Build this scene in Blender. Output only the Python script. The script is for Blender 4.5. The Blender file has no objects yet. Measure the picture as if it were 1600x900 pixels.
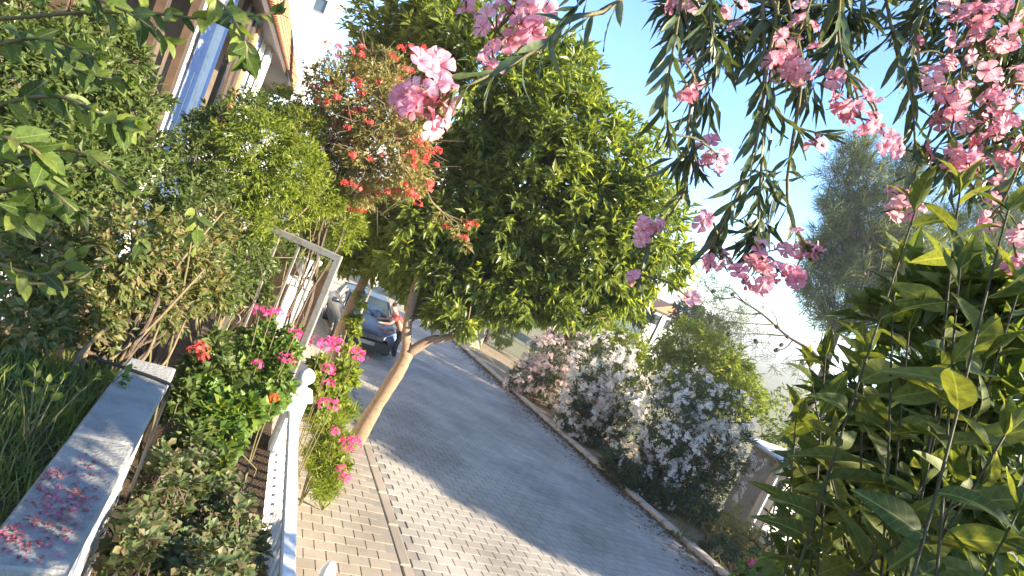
import bpy, math, random
import numpy as np
from mathutils import Vector, Matrix

# ------------------------------------------------------------------ camera, sky, sun, exposure
scene = bpy.context.scene
COL = scene.collection
FPX, PITCH, ROLL, CAMZ = 850.0, math.radians(6), math.radians(24), 4.0
FW = np.array([0, math.cos(PITCH), -math.sin(PITCH)])
_r0 = np.array([1.0, 0, 0]); _u0 = np.cross(_r0, FW)
CR = _r0*math.cos(ROLL) + _u0*math.sin(ROLL)
CU = -_r0*math.sin(ROLL) + _u0*math.cos(ROLL)
CAM = np.array([0, 0, CAMZ])
cd = bpy.data.cameras.new('camera'); cam = bpy.data.objects.new('camera', cd); COL.objects.link(cam)
cd.sensor_width = 36; cd.lens = 36*FPX/1600; cd.clip_start = 0.02; cd.clip_end = 6000
cam.matrix_world = Matrix(((CR[0], CU[0], -FW[0], 0), (CR[1], CU[1], -FW[1], 0), (CR[2], CU[2], -FW[2], CAMZ), (0, 0, 0, 1)))
scene.camera = cam

SUN_AZ, SUN_EL = math.radians(103), math.radians(22)      # azimuth clockwise from +Y
world = bpy.data.worlds.new('World'); scene.world = world; world.use_nodes = True
wn = world.node_tree; bg = wn.nodes['Background']
sky = wn.nodes.new('ShaderNodeTexSky'); sky.sky_type = 'NISHITA'; sky.sun_disc = False
sky.sun_elevation = SUN_EL; sky.sun_rotation = SUN_AZ; sky.altitude = 200; sky.air_density = 1.0; sky.dust_density = 0.0; sky.ozone_density = 4.5
wn.links.new(sky.outputs[0], bg.inputs[0]); bg.inputs[1].default_value = 0.12
sd = bpy.data.lights.new('sun', 'SUN'); sd.energy = 5.0; sd.angle = math.radians(0.5); sd.color = (1.0, 0.86, 0.64)
so = bpy.data.objects.new('sun', sd); COL.objects.link(so)
sv = Vector((math.sin(SUN_AZ)*math.cos(SUN_EL), math.cos(SUN_AZ)*math.cos(SUN_EL), math.sin(SUN_EL)))
so.rotation_euler = (-sv).to_track_quat('-Z', 'Y').to_euler(); so.location = (20, -5, 30)
vs = scene.view_settings; vs.view_transform = 'Standard'; vs.look = 'None'; vs.gamma = 1; vs.use_curve_mapping = False
vs.exposure = 2.15

# ------------------------------------------------------------------ helpers
rng = np.random.default_rng(7); random.seed(7)
def ray(x, y): return FW + CR*(x-800)/FPX + CU*(450-y)/FPX
def px(x, y, t): return CAM + ray(x, y)*t                    # point at depth t on the line of sight
def onz(x, y, z): d = ray(x, y); return CAM + d*((z-CAMZ)/d[2])
NS = np.array([.907, .4206, 0]); NS /= np.linalg.norm(NS); NL = np.array([-NS[1], NS[0], 0])   # across / along the road
def SL(s, l, z=0): return NS*s + NL*l + np.array([0, 0, z])
def road_z(p): d = np.clip(np.asarray(p)[..., 1]-5, 0, 42); return -0.11*d*d/(d+.6)
def onroad(x, y):
    d = ray(x, y); t = 3.0
    for _ in range(60):
        p = CAM+d*t; t += (p[2]-road_z(p))/max(.12, -d[2])*.5
    return CAM+d*t
def nrm(a): return a/np.maximum(np.linalg.norm(a, axis=-1, keepdims=True), 1e-9)
def V3(p): return Vector((float(p[0]), float(p[1]), float(p[2])))

def tag(o, label, cat, group=None):
    o['label'] = label; o['category'] = cat
    if group: o['group'] = group
    return o
def thing(name, label, cat, loc, group=None):
    o = bpy.data.objects.new(name, None); COL.objects.link(o); o.location = V3(loc); o.empty_display_size = .1
    return tag(o, label, cat, group)
def attach(o, parent):
    o.parent = parent
    if parent is not None and parent.type == 'EMPTY':
        o.matrix_parent_inverse = Matrix.Translation(-parent.location)
def link(name, me, parent=None, M=None, kind=None):
    o = bpy.data.objects.new(name, me); COL.objects.link(o)
    if parent is not None: attach(o, parent)
    if M is not None: o.matrix_basis = M
    if kind: o['kind'] = kind
    return o
def mk_mesh(name, V, F, mat=None, smooth=True):
    me = bpy.data.meshes.new(name)
    V = np.asarray(V, dtype=np.float32).reshape(-1, 3)
    if isinstance(F, np.ndarray):
        k = F.shape[1]; n = len(F)
        me.vertices.add(len(V)); me.vertices.foreach_set('co', V.ravel())
        me.loops.add(n*k); me.loops.foreach_set('vertex_index', F.astype(np.int32).ravel())
        me.polygons.add(n); me.polygons.foreach_set('loop_start', np.arange(0, n*k, k, dtype=np.int32))
        me.polygons.foreach_set('loop_total', np.full(n, k, dtype=np.int32))
        me.update(calc_edges=True)
    else:
        me.from_pydata([tuple(v) for v in V.tolist()], [], F); me.update()
    me.polygons.foreach_set('use_smooth', np.full(len(me.polygons), bool(smooth)))
    if mat: me.materials.append(mat)
    return me
class G:
    def __init__(s): s.v = []; s.f = []
    def add(s, V, F):
        b = len(s.v); s.v.extend([tuple(map(float, q)) for q in V]); s.f.extend([tuple(i+b for i in f) for f in F]); return s
    def box(s, c, size, ax=(1, 0, 0), up=(0, 0, 1), bev=0.0):
        X = nrm(np.asarray(ax, float)); Z = np.asarray(up, float); Y = nrm(np.cross(Z, X)); Z = np.cross(X, Y)
        h = np.asarray(size, float)/2; c = np.asarray(c, float)
        if bev <= 0:
            V = [c+X*h[0]*a+Y*h[1]*b+Z*h[2]*d for d in (-1, 1) for b in (-1, 1) for a in (-1, 1)]
            return s.add(V, [(0, 2, 3, 1), (4, 5, 7, 6), (0, 1, 5, 4), (2, 6, 7, 3), (0, 4, 6, 2), (1, 3, 7, 5)])
        V = []; b2 = min(bev, h.min()*.8)
        for (zz, ins) in ((-h[2], b2), (-h[2]+b2, 0), (h[2]-b2, 0), (h[2], b2)):
            hx, hy = h[0]-ins, h[1]-ins; q = b2*.6 if ins == 0 else b2*.3
            for (a, b) in ((hx, hy-q), (hx-q, hy), (-hx+q, hy), (-hx, hy-q), (-hx, -hy+q), (-hx+q, -hy), (hx-q, -hy), (hx, -hy+q)):
                V.append(c+X*a+Y*b+Z*zz)
        F = [tuple(range(7, -1, -1)), tuple(range(24, 32))]
        for r in range(3):
            for i in range(8): j = (i+1) % 8; F.append((r*8+i, r*8+j, r*8+8+j, r*8+8+i))
        return s.add(V, F)
    def tube(s, P, R, k=6, cap=True):
        P = np.asarray(P, float); n = len(P); R = np.broadcast_to(np.asarray(R, float), (n,))
        T = np.gradient(P, axis=0); T = nrm(T); ref = np.array([.3, .2, .93]); V = []
        for i in range(n):
            a = nrm(np.cross(T[i], ref)); 
            if np.linalg.norm(np.cross(T[i], ref)) < .05: a = nrm(np.cross(T[i], [1, 0, 0]))
            b = np.cross(T[i], a)
            for j in range(k):
                q = 2*math.pi*j/k; V.append(P[i]+R[i]*(a*math.cos(q)+b*math.sin(q)))
        F = [(i*k+j, i*k+(j+1) % k, i*k+k+(j+1) % k, i*k+k+j) for i in range(n-1) for j in range(k)]
        if cap: F += [tuple(range(k-1, -1, -1)), tuple((n-1)*k+j for j in range(k))]
        return s.add(V, F)
    def lathe(s, c, prof, k=16, up=(0, 0, 1)):
        Z = nrm(np.asarray(up, float)); X = nrm(np.cross(Z, [.3, .9, .1])); Y = np.cross(Z, X); c = np.asarray(c, float); V = []
        for (r, z) in prof:
            for j in range(k):
                q = 2*math.pi*j/k; V.append(c+Z*z+r*(X*math.cos(q)+Y*math.sin(q)))
        n = len(prof)
        F = [(i*k+j, i*k+(j+1) % k, i*k+k+(j+1) % k, i*k+k+j) for i in range(n-1) for j in range(k)]
        F += [tuple(range(k-1, -1, -1)), tuple((n-1)*k+j for j in range(k))]
        return s.add(V, F)
    def obj(s, name, mat, parent=None, smooth=False, kind=None):
        return link(name, mk_mesh(name, s.v, s.f, mat, smooth), parent, kind=kind)
def smooth_path(P, n=12):
    P = np.asarray(P, float); m = len(P)
    if m < 3: return np.array([P[0]+(P[-1]-P[0])*i/(n-1) for i in range(n)])
    out = []
    Q = np.vstack([2*P[0]-P[1], P, 2*P[-1]-P[-2]])
    for u in np.linspace(0, m-1-1e-6, n):
        i = int(u); f = u-i; a, b, c, d = Q[i:i+4]
        out.append(.5*((2*b)+(-a+c)*f+(2*a-5*b+4*c-d)*f*f+(-a+3*b-3*c+d)*f**3))
    return np.array(out)

# ------------------------------------------------------------------ materials
def newmat(name):
    m = bpy.data.materials.new(name); m.use_nodes = True; nt = m.node_tree
    for n in list(nt.nodes): nt.nodes.remove(n)
    return m, nt, nt.nodes.new('ShaderNodeOutputMaterial')
def ramp(nt, fac, stops):
    r = nt.nodes.new('ShaderNodeValToRGB'); e = r.color_ramp.elements
    while len(e) < len(stops): e.new(.5)
    for i, (p, c) in enumerate(stops): e[i].position = p; e[i].color = (*c, 1)
    nt.links.new(fac, r.inputs[0]); return r.outputs[0]
def surf(name, c1, c2, scale=8, rough=.8, bump=.3, c3=None, detail=6, metal=0, spec=.4, fine=None, bdist=.01):
    m, nt, out = newmat(name); p = nt.nodes.new('ShaderNodeBsdfPrincipled')
    tc = nt.nodes.new('ShaderNodeTexCoord'); n = nt.nodes.new('ShaderNodeTexNoise')
    n.inputs['Scale'].default_value = scale; n.inputs['Detail'].default_value = detail; n.inputs['Roughness'].default_value = .65
    nt.links.new(tc.outputs['Object'], n.inputs['Vector'])
    stops = [(.32, c1), (.68, c2)] if c3 is None else [(.28, c1), (.5, c2), (.72, c3)]
    nt.links.new(ramp(nt, n.outputs[0], stops), p.inputs['Base Color'])
    n2 = nt.nodes.new('ShaderNodeTexNoise'); n2.inputs['Scale'].default_value = fine or scale*9; n2.inputs['Detail'].default_value = 5
    nt.links.new(tc.outputs['Object'], n2.inputs['Vector'])
    b = nt.nodes.new('ShaderNodeBump'); b.inputs['Strength'].default_value = bump; b.inputs['Distance'].default_value = bdist
    nt.links.new(n2.outputs[0], b.inputs['Height']); nt.links.new(b.outputs[0], p.inputs['Normal'])
    p.inputs['Roughness'].default_value = rough; p.inputs['Metallic'].default_value = metal
    p.inputs['Specular IOR Level'].default_value = spec
    nt.links.new(p.outputs[0], out.inputs[0]); return m
def leafmat(name, cols, trans=.35, rough=.42, spec=.35, tcol=None, obj=False, vein=False):
    """foliage or petal: colour varies from leaf to leaf; part of the light passes through"""
    m, nt, out = newmat(name)
    if obj: src = nt.nodes.new('ShaderNodeObjectInfo').outputs['Random']
    else: src = nt.nodes.new('ShaderNodeNewGeometry').outputs['Random Per Island']
    k = len(cols); col = ramp(nt, src, [((i+.0)/max(1, k-1), c) for i, c in enumerate(cols)])
    tc = nt.nodes.new('ShaderNodeTexCoord'); n = nt.nodes.new('ShaderNodeTexNoise'); n.inputs['Scale'].default_value = 40 if not obj else 9
    nt.links.new(tc.outputs['Object'], n.inputs['Vector'])
    hs = nt.nodes.new('ShaderNodeHueSaturation'); mr = nt.nodes.new('ShaderNodeMapRange')
    mr.inputs[1].default_value = .3; mr.inputs[2].default_value = .7; mr.inputs[3].default_value = .75; mr.inputs[4].default_value = 1.25
    nt.links.new(n.outputs[0], mr.inputs[0]); nt.links.new(mr.outputs[0], hs.inputs['Value']); nt.links.new(col, hs.inputs['Color'])
    col = hs.outputs[0]
    if vein:        # pale midrib and side veins, in the leaf's own coordinates
        sx = nt.nodes.new('ShaderNodeSeparateXYZ'); nt.links.new(tc.outputs['Object'], sx.inputs[0])
        def mth(op, a, b=None, c=None):
            q = nt.nodes.new('ShaderNodeMath'); q.operation = op
            for i_, v_ in enumerate((a, b, c)):
                if v_ is None: continue
                if isinstance(v_, (int, float)): q.inputs[i_].default_value = v_
                else: nt.links.new(v_, q.inputs[i_])
            return q.outputs[0]
        ab = mth('ABSOLUTE', sx.outputs[0]); mid = mth('LESS_THAN', ab, .011)
        fr = mth('FRACT', mth('MULTIPLY', mth('SUBTRACT', sx.outputs[1], mth('MULTIPLY', ab, .9)), 8.0)); side = mth('MULTIPLY', mth('LESS_THAN', fr, .09), .45)
        vf = mth('MAXIMUM', mid, side); vm = nt.nodes.new('ShaderNodeMixRGB'); nt.links.new(mth('MULTIPLY', vf, .55), vm.inputs[0]); nt.links.new(col, vm.inputs[1]); vm.inputs[2].default_value = (.26, .30, .10, 1)
        col = vm.outputs[0]
    p = nt.nodes.new('ShaderNodeBsdfPrincipled'); p.inputs['Roughness'].default_value = rough; p.inputs['Specular IOR Level'].default_value = spec
    nt.links.new(col, p.inputs['Base Color'])
    t = nt.nodes.new('ShaderNodeBsdfTranslucent')
    mx = nt.nodes.new('ShaderNodeMixRGB'); mx.blend_type = 'MULTIPLY'; mx.inputs[0].default_value = 1
    nt.links.new(col, mx.inputs[1]); mx.inputs[2].default_value = (*(tcol or (1.9, 1.75, .7)), 1)
    nt.links.new(mx.outputs[0], t.inputs[0])
    ms = nt.nodes.new('ShaderNodeMixShader'); ms.inputs[0].default_value = trans
    nt.links.new(p.outputs[0], ms.inputs[1]); nt.links.new(t.outputs[0], ms.inputs[2]); nt.links.new(ms.outputs[0], out.inputs[0])
    return m
PT = (1.25, 1.1, 1.1)
M = dict(
    soil=surf('soil', (.05, .033, .02), (.11, .075, .045), 6, .95, .8, bdist=.03),
    dry=surf('dry_ground', (.16, .11, .06), (.26, .19, .11), 2.5, .95, .8, (.12, .11, .05), bdist=.03),
    field=surf('far_ground', (.08, .09, .035), (.17, .14, .07), .05, .95, .2),
    road=surf('road_base', (.20, .182, .155), (.24, .216, .186), 3, .95, .5),
    paver=None, kerb=surf('kerb_stone', (.30, .25, .19), (.42, .36, .28), 5, .9, .5, (.22, .19, .15)),
    coping=surf('coping_concrete', (.17, .168, .155), (.27, .265, .25), 7, .8, .7, (.33, .32, .29), fine=70),
    white=surf('white_paint', (.56, .54, .49), (.80, .79, .76), 5, .6, .3, (.74, .73, .70), detail=10),
    whitewall=surf('white_render', (.74, .73, .70), (.82, .81, .78), 1.5, .85, .3),
    grey_metal=surf('grey_metal', (.22, .21, .19), (.31, .30, .275), 14, .55, .3, (.20, .15, .11), metal=.3),
    bark=surf('bark', (.19, .125, .075), (.34, .235, .15), 14, .9, .9, (.25, .17, .11), bdist=.02),
    dkbark=surf('dark_bark', (.07, .05, .035), (.15, .11, .08), 12, .9, .9, bdist=.02),
    twig=surf('dry_twig', (.11, .08, .045), (.20, .15, .085), 20, .9, .3),
    shootstem=surf('shoot_stem', (.035, .035, .014), (.06, .055, .022), 30, .7, .3),
    gstem=surf('green_stem', (.10, .09, .035), (.16, .13, .06), 20, .7, .3),
    rubber=surf('black_rubber', (.012, .012, .013), (.022, .022, .024), 10, .45, .1),
    tile=surf('roof_tile', (.36, .13, .06), (.50, .22, .11), 9, .85, .4, (.42, .24, .14)),
    wood=surf('brown_wood', (.045, .027, .015), (.085, .05, .028), 5, .6, .3),
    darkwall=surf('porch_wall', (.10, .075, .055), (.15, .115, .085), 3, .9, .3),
    blue=surf('blue_cloth', (.26, .34, .56), (.36, .44, .64), 6, .85, .2),
    glass=surf('dark_glass', (.03, .05, .06), (.05, .07, .08), 2, .08, 0, spec=.8),
)
def paver_mat(name, a, b, c):
    m, nt, out = newmat(name); p = nt.nodes.new('ShaderNodeBsdfPrincipled'); p.inputs['Specular IOR Level'].default_value = .25
    g = nt.nodes.new('ShaderNodeNewGeometry'); oi = nt.nodes.new('ShaderNodeObjectInfo')
    add = nt.nodes.new('ShaderNodeMath'); add.operation = 'ADD'; fr = nt.nodes.new('ShaderNodeMath'); fr.operation = 'FRACT'
    nt.links.new(g.outputs['Random Per Island'], add.inputs[0]); nt.links.new(oi.outputs['Random'], add.inputs[1]); nt.links.new(add.outputs[0], fr.inputs[0])
    base = ramp(nt, fr.outputs[0], [(0, a), (.5, b), (1, c)])
    n = nt.nodes.new('ShaderNodeTexNoise'); n.inputs['Scale'].default_value = .9; n.inputs['Detail'].default_value = 8
    n3 = nt.nodes.new('ShaderNodeTexNoise'); n3.inputs['Scale'].default_value = 60; n3.inputs['Detail'].default_value = 4
    for q in (n, n3): nt.links.new(g.outputs['Position'], q.inputs['Vector'])
    mr = nt.nodes.new('ShaderNodeMapRange'); mr.inputs[1].default_value = .3; mr.inputs[2].default_value = .7; mr.inputs[3].default_value = .72; mr.inputs[4].default_value = 1.15
    nt.links.new(n.outputs[0], mr.inputs[0]); hs = nt.nodes.new('ShaderNodeHueSaturation'); nt.links.new(mr.outputs[0], hs.inputs['Value']); nt.links.new(base, hs.inputs['Color'])
    n4 = nt.nodes.new('ShaderNodeTexNoise'); n4.inputs['Scale'].default_value = .55; n4.inputs['Detail'].default_value = 12; n4.inputs['Roughness'].default_value = .7; nt.links.new(g.outputs['Position'], n4.inputs['Vector'])
    dirt = ramp(nt, n4.outputs[0], [(.36, (.62, .58, .52)), (.47, (1, 1, 1))]); mm = nt.nodes.new('ShaderNodeMixRGB'); mm.blend_type = 'MULTIPLY'; mm.inputs[0].default_value = .45
    nt.links.new(hs.outputs[0], mm.inputs[1]); nt.links.new(dirt, mm.inputs[2]); nt.links.new(mm.outputs[0], p.inputs['Base Color']); p.inputs['Roughness'].default_value = .85
    bp = nt.nodes.new('ShaderNodeBump'); bp.inputs['Strength'].default_value = .4; bp.inputs['Distance'].default_value = .006
    nt.links.new(n3.outputs[0], bp.inputs['Height']); nt.links.new(bp.outputs[0], p.inputs['Normal']); nt.links.new(p.outputs[0], out.inputs[0]); return m
M['paver'] = paver_mat('road_paver', (.30, .274, .238), (.325, .296, .256), (.345, .312, .27))
M['walkpaver'] = paver_mat('walk_paver', (.28, .237, .188), (.305, .26, .206), (.33, .28, .224))
L = dict(
    citrus=leafmat('citrus_leaf', [(.08, .125, .028), (.15, .20, .042), (.235, .27, .065)], .52, .38, .45),
    oleander=leafmat('oleander_leaf', [(.045, .075, .035), (.075, .105, .05), (.11, .13, .06)], .22, .4, .4, obj=True),
    oleander_far=leafmat('upper_oleander_leaf', [(.045, .07, .04), (.075, .10, .055), (.11, .125, .065)], .25, .4, .4),
    laurel=leafmat('broad_leaf', [(.055, .078, .02), (.085, .112, .028), (.12, .145, .038), (.14, .155, .045)], .36, .55, .15, obj=True, vein=True),
    nearleft=leafmat('near_broad_leaf', [(.035, .06, .016), (.07, .115, .024), (.11, .16, .03), (.20, .24, .05)], .45, .42, .3, obj=True, vein=True),
    dark=leafmat('dark_leaf', [(.05, .08, .022), (.09, .13, .034), (.145, .18, .05)], .42),
    tangle=leafmat('tangle_leaf', [(.065, .095, .026), (.11, .14, .04), (.17, .17, .06), (.25, .19, .09)], .4),
    yellow=leafmat('yellow_green_leaf', [(.10, .15, .022), (.17, .225, .03), (.27, .29, .05)], .45),
    thicket=leafmat('dry_leaf', [(.17, .20, .06), (.26, .24, .09), (.34, .26, .13)], .4),
    hedge=leafmat('hedge_leaf', [(.035, .055, .025), (.055, .085, .035), (.09, .11, .05)], .25),
    jade=leafmat('rosette_leaf', [(.045, .07, .028), (.075, .105, .04), (.11, .14, .05), (.15, .12, .07)], .2, .45, .25, obj=False),
    geran=leafmat('geranium_leaf', [(.06, .12, .022), (.10, .17, .03), (.17, .22, .04)], .36),
    pine=leafmat('pine_needle', [(.055, .085, .03), (.095, .13, .045), (.16, .17, .075)], .3),
    grass=leafmat('grass_blade', [(.10, .16, .03), (.16, .22, .05), (.24, .25, .08)], .35),
    drygrass=leafmat('dry_grass', [(.16, .15, .06), (.24, .19, .09), (.10, .12, .04)], .3),
    red_brown=leafmat('red_brown_leaf', [(.22, .09, .05), (.30, .14, .08), (.16, .12, .05)], .3),
    pink=leafmat('pink_petal', [(.66, .25, .33), (.74, .36, .43), (.80, .50, .54)], .4, .6, .2, PT, obj=True),
    whitef=leafmat('white_petal', [(.70, .64, .58), (.82, .78, .71), (.74, .60, .55)], .35, .6, .2, (1.1, 1.1, 1.05)),
    pinkwhite=leafmat('pale_pink_petal', [(.64, .44, .42), (.74, .58, .55), (.70, .62, .56)], .35, .6, .2, (1.1, 1.1, 1.05)),
    magenta=leafmat('magenta_petal', [(.62, .045, .22), (.74, .09, .30), (.80, .20, .42)], .35, .6, .2, PT),
    redf=leafmat('red_petal', [(.66, .06, .06), (.75, .13, .10), (.74, .20, .20)], .35, .6, .2, PT),
    orange=leafmat('orange_petal', [(.70, .14, .04), (.75, .22, .07)], .35, .6, .2, PT),
    petal=leafmat('fallen_petal', [(.40, .10, .17), (.52, .18, .26), (.22, .08, .08), (.30, .12, .12)], .2, .7, .2, PT),
    litter=leafmat('leaf_litter', [(.10, .07, .04), (.17, .12, .07), (.07, .05, .03)], .1, .8, .2),
)

# ------------------------------------------------------------------ foliage tools
T_LEAF = (np.array([(0, 0, 0), (-.5, .42, .10), (.5, .42, .10), (0, .46, 0), (0, 1, -.10)]), np.array([(0, 3, 1), (0, 2, 3), (1, 3, 4), (3, 2, 4)]))
T_BLADE = (np.array([(-.5, 0, 0), (.5, 0, 0), (.35, .55, .03), (-.35, .55, .03), (0, 1, -.12)]), np.array([(0, 1, 2), (0, 2, 3), (3, 2, 4)]))
_pv = [(0, 0, 0)]; _pf = []
for i in range(5):
    a = 2*math.pi*i/5
    for (da, rr, z) in ((-.36, .75, .22), (0, 1.0, .12), (.36, .75, .22)): _pv.append((rr*math.cos(a+da)*.5, rr*math.sin(a+da)*.5, z*.5))
    b = 1+3*i; _pf += [(0, b, b+1), (0, b+1, b+2)]
T_FLOWER = (np.array(_pv), np.array(_pf))
def scatter(tm, P, D, N, Ln, W):
    """many copies of one small leaf template: positions P, tip directions D, face normals N, lengths, width ratios"""
    tv, tf = tm; D = nrm(D); X = nrm(np.cross(D, N)); Z = np.cross(X, D); n = len(P)
    Ln = np.broadcast_to(Ln, (n,))[:, None, None]; W = np.broadcast_to(W, (n,))[:, None, None]
    V = P[:, None, :] + Ln*(tv[None, :, 0:1]*W*X[:, None, :] + tv[None, :, 1:2]*D[:, None, :] + tv[None, :, 2:3]*Z[:, None, :])
    F = tf[None]+(np.arange(n)*len(tv))[:, None, None]
    return V.reshape(-1, 3), F.reshape(-1, 3)
def rdir(n):
    return nrm(rng.normal(size=(n, 3)))
def lump(d, seed, f=2.2):
    """cheap lumpy noise on directions"""
    r = np.random.default_rng(seed); out = np.zeros(len(d))
    for k in range(5):
        w = r.normal(size=3)*f*(1+.5*k); out += np.sin(d@w+r.uniform(0, 6.3))/(1+.5*k)
    return out/2.2
def blob_points(blobs, n, shell=.62, seed=1, rough=.22, squash=1.0):
    """points spread through a union of lumpy balls, denser near the surface, with their outward directions"""
    C = np.array([b[0] for b in blobs]); R = np.array([b[1] for b in blobs]); w = R**2.2; w /= w.sum()
    idx = rng.choice(len(blobs), n, p=w); d = rdir(n); rad = (shell**3+(1-shell**3)*rng.random(n))**(1/3)
    mod = np.ones(n)
    for b in range(len(blobs)):
        m = idx == b; mod[m] = 1+rough*lump(d[m], seed*31+b, 2.6)
    off = d*(R[idx]*rad*mod)[:, None]; off[:, 2] *= squash
    return C[idx]+off, d, idx
def PB(lst): return [(px(x, y, t), r*t/FPX) for (x, y, r, t) in lst]
def foliage(name, parent, blobs, n, per, ln, w, mat, seed=1, shell=.6, rough=.22, up=.35, spread=.9, droop=.25, tm=T_LEAF, kind='stuff', clip=None, csize=1.0):
    P, d, idx = blob_points(blobs, n, shell, seed, rough)
    if clip is not None:
        k = clip(P); P, d = P[k], d[k]
    n = len(P); ax = nrm(d+np.array([0, 0, up])+.45*rdir(n))
    P = np.repeat(P, per, 0); ax = np.repeat(ax, per, 0); m = len(P)
    D = nrm(ax+spread*rdir(m)); D[:, 2] -= droop; D = nrm(D)
    pos = P+D*(ln*.35*rng.random(m))[:, None]-ax*(ln*csize*rng.random(m))[:, None]
    N = nrm(np.array([0, 0, .55])+ax*.9+.5*rdir(m))
    Lg = ln*rng.uniform(.6, 1.25, m)
    V, F = scatter(tm, pos, D, N, Lg, w*rng.uniform(.8, 1.2, m))
    o = link(name, mk_mesh(name, V, F, mat, False), parent, kind=kind); return o
def blossoms(name, parent, blobs, n, per, size, crad, mat, seed=1, clip=None, face=None, shell=.95, rough=.22):
    P, d, idx = blob_points(blobs, n, shell, seed, rough)
    P = P+d*size*.5
    if clip is not None: k = clip(P, d); P, d = P[k], d[k]
    n = len(P); P = np.repeat(P, per, 0)+crad*rdir(n*per)*rng.random((n*per, 1))**.5; d = np.repeat(d, per, 0); m = len(P)
    Z = nrm(d+.7*rdir(m)); X = nrm(np.cross(Z, rdir(m)))
    tv, tf = T_FLOWER; Y = np.cross(Z, X); s = (size*rng.uniform(.7, 1.2, m))[:, None, None]
    V = P[:, None]+s*(tv[None, :, 0:1]*X[:, None]+tv[None, :, 1:2]*Y[:, None]+tv[None, :, 2:3]*Z[:, None])
    F = tf[None]+(np.arange(m)*len(tv))[:, None, None]
    return link(name, mk_mesh(name, V.reshape(-1, 3), F.reshape(-1, 3), mat, False), parent, kind='stuff')
def limbs(name, parent, root, targets, r0, mat, sag=.12, r1=.006, k=5, jit=.08, mid=None):
    g = G(); root = np.asarray(root, float)
    for t in targets:
        t = np.asarray(t, float); d = t-root; ln = np.linalg.norm(d)
        a = root+d*.35+rng.normal(size=3)*jit*ln+np.array([0, 0, sag*ln]); b = root+d*.7+rng.normal(size=3)*jit*ln+np.array([0, 0, sag*ln*.7])
        P = smooth_path([root, a, b, t], 9); g.tube(P, np.linspace(r0*rng.uniform(.5, .9), r1, 9), k)
    return g.obj(name, mat, parent, True)
def leaf_mesh(name, w, mat, rows=6, shape='oval', curl=.25, fold=.12):
    V = []; F = []
    for i in range(rows+1):
        u = i/rows
        if shape == 'oval': hw = w*.5*math.sin(math.pi*min(1, u*.97+.03))**.75*(1.08-.35*u)*1.1
        elif shape == 'lance': hw = w*.5*math.sin(math.pi*min(1, u*.96+.04))**.6
        else: hw = w*.5*math.sin(math.pi*min(1, u**1.7*.93+.05))**.7
        if i == 0: hw = w*.03
        if i == rows: hw = w*.01
        z = -curl*u*u+.08*u
        wob = .02*math.sin(u*11)
        V += [(-hw, u, z+fold*hw*2+wob), (0, u, z), (hw, u, z+fold*hw*2-wob)]
    for i in range(rows):
        a = 3*i; F += [(a, a+1, a+4, a+3), (a+1, a+2, a+5, a+4)]
    return mk_mesh(name, V, F, mat, True)
def flower_mesh(name, mat, petal=.55, deep=.35, twist=.25, pr=3, seed=0):
    """five separate broad petals round a short funnel"""
    r = random.Random(seed); V = []; F = []
    for i in range(5):
        a = 2*math.pi*i/5+r.uniform(-.1, .1); b = len(V); sc = r.uniform(.85, 1.1); lift = r.uniform(-.1, .15)
        for j, (u, hw, z) in enumerate(((0, .05, -deep), (.25, .12, -.02), (.6, .30, .10+lift*.5), (.88, .36, .06+lift), (1.02, .18, -.02+lift))):
            for q in (-1, 0, 1):
                x = u*.5*sc; y = q*hw*.5*petal/.55; ca, sa = math.cos(a+twist*u*.5), math.sin(a+twist*u*.5)
                V.append((x*ca-y*sa, x*sa+y*ca, z*.6+.05*q*twist+(.04*abs(q))))
        for j in range(4):
            for q in range(2):
                c = b+j*3+q; F.append((c, c+1, c+4, c+3))
    return mk_mesh(name, V, F, mat, True)
def mat_from(pos, D, N, sc, wsc=1.0):
    D = nrm(np.asarray(D, float)); X = np.cross(D, N)
    if np.linalg.norm(X) < 1e-3: X = np.cross(D, [.3, .8, .2])
    X = nrm(X); Z = np.cross(X, D)
    return Matrix(((X[0]*sc*wsc, D[0]*sc, Z[0]*sc, pos[0]), (X[1]*sc*wsc, D[1]*sc, Z[1]*sc, pos[1]), (X[2]*sc*wsc, D[2]*sc, Z[2]*sc, pos[2]), (0, 0, 0, 1)))
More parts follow.
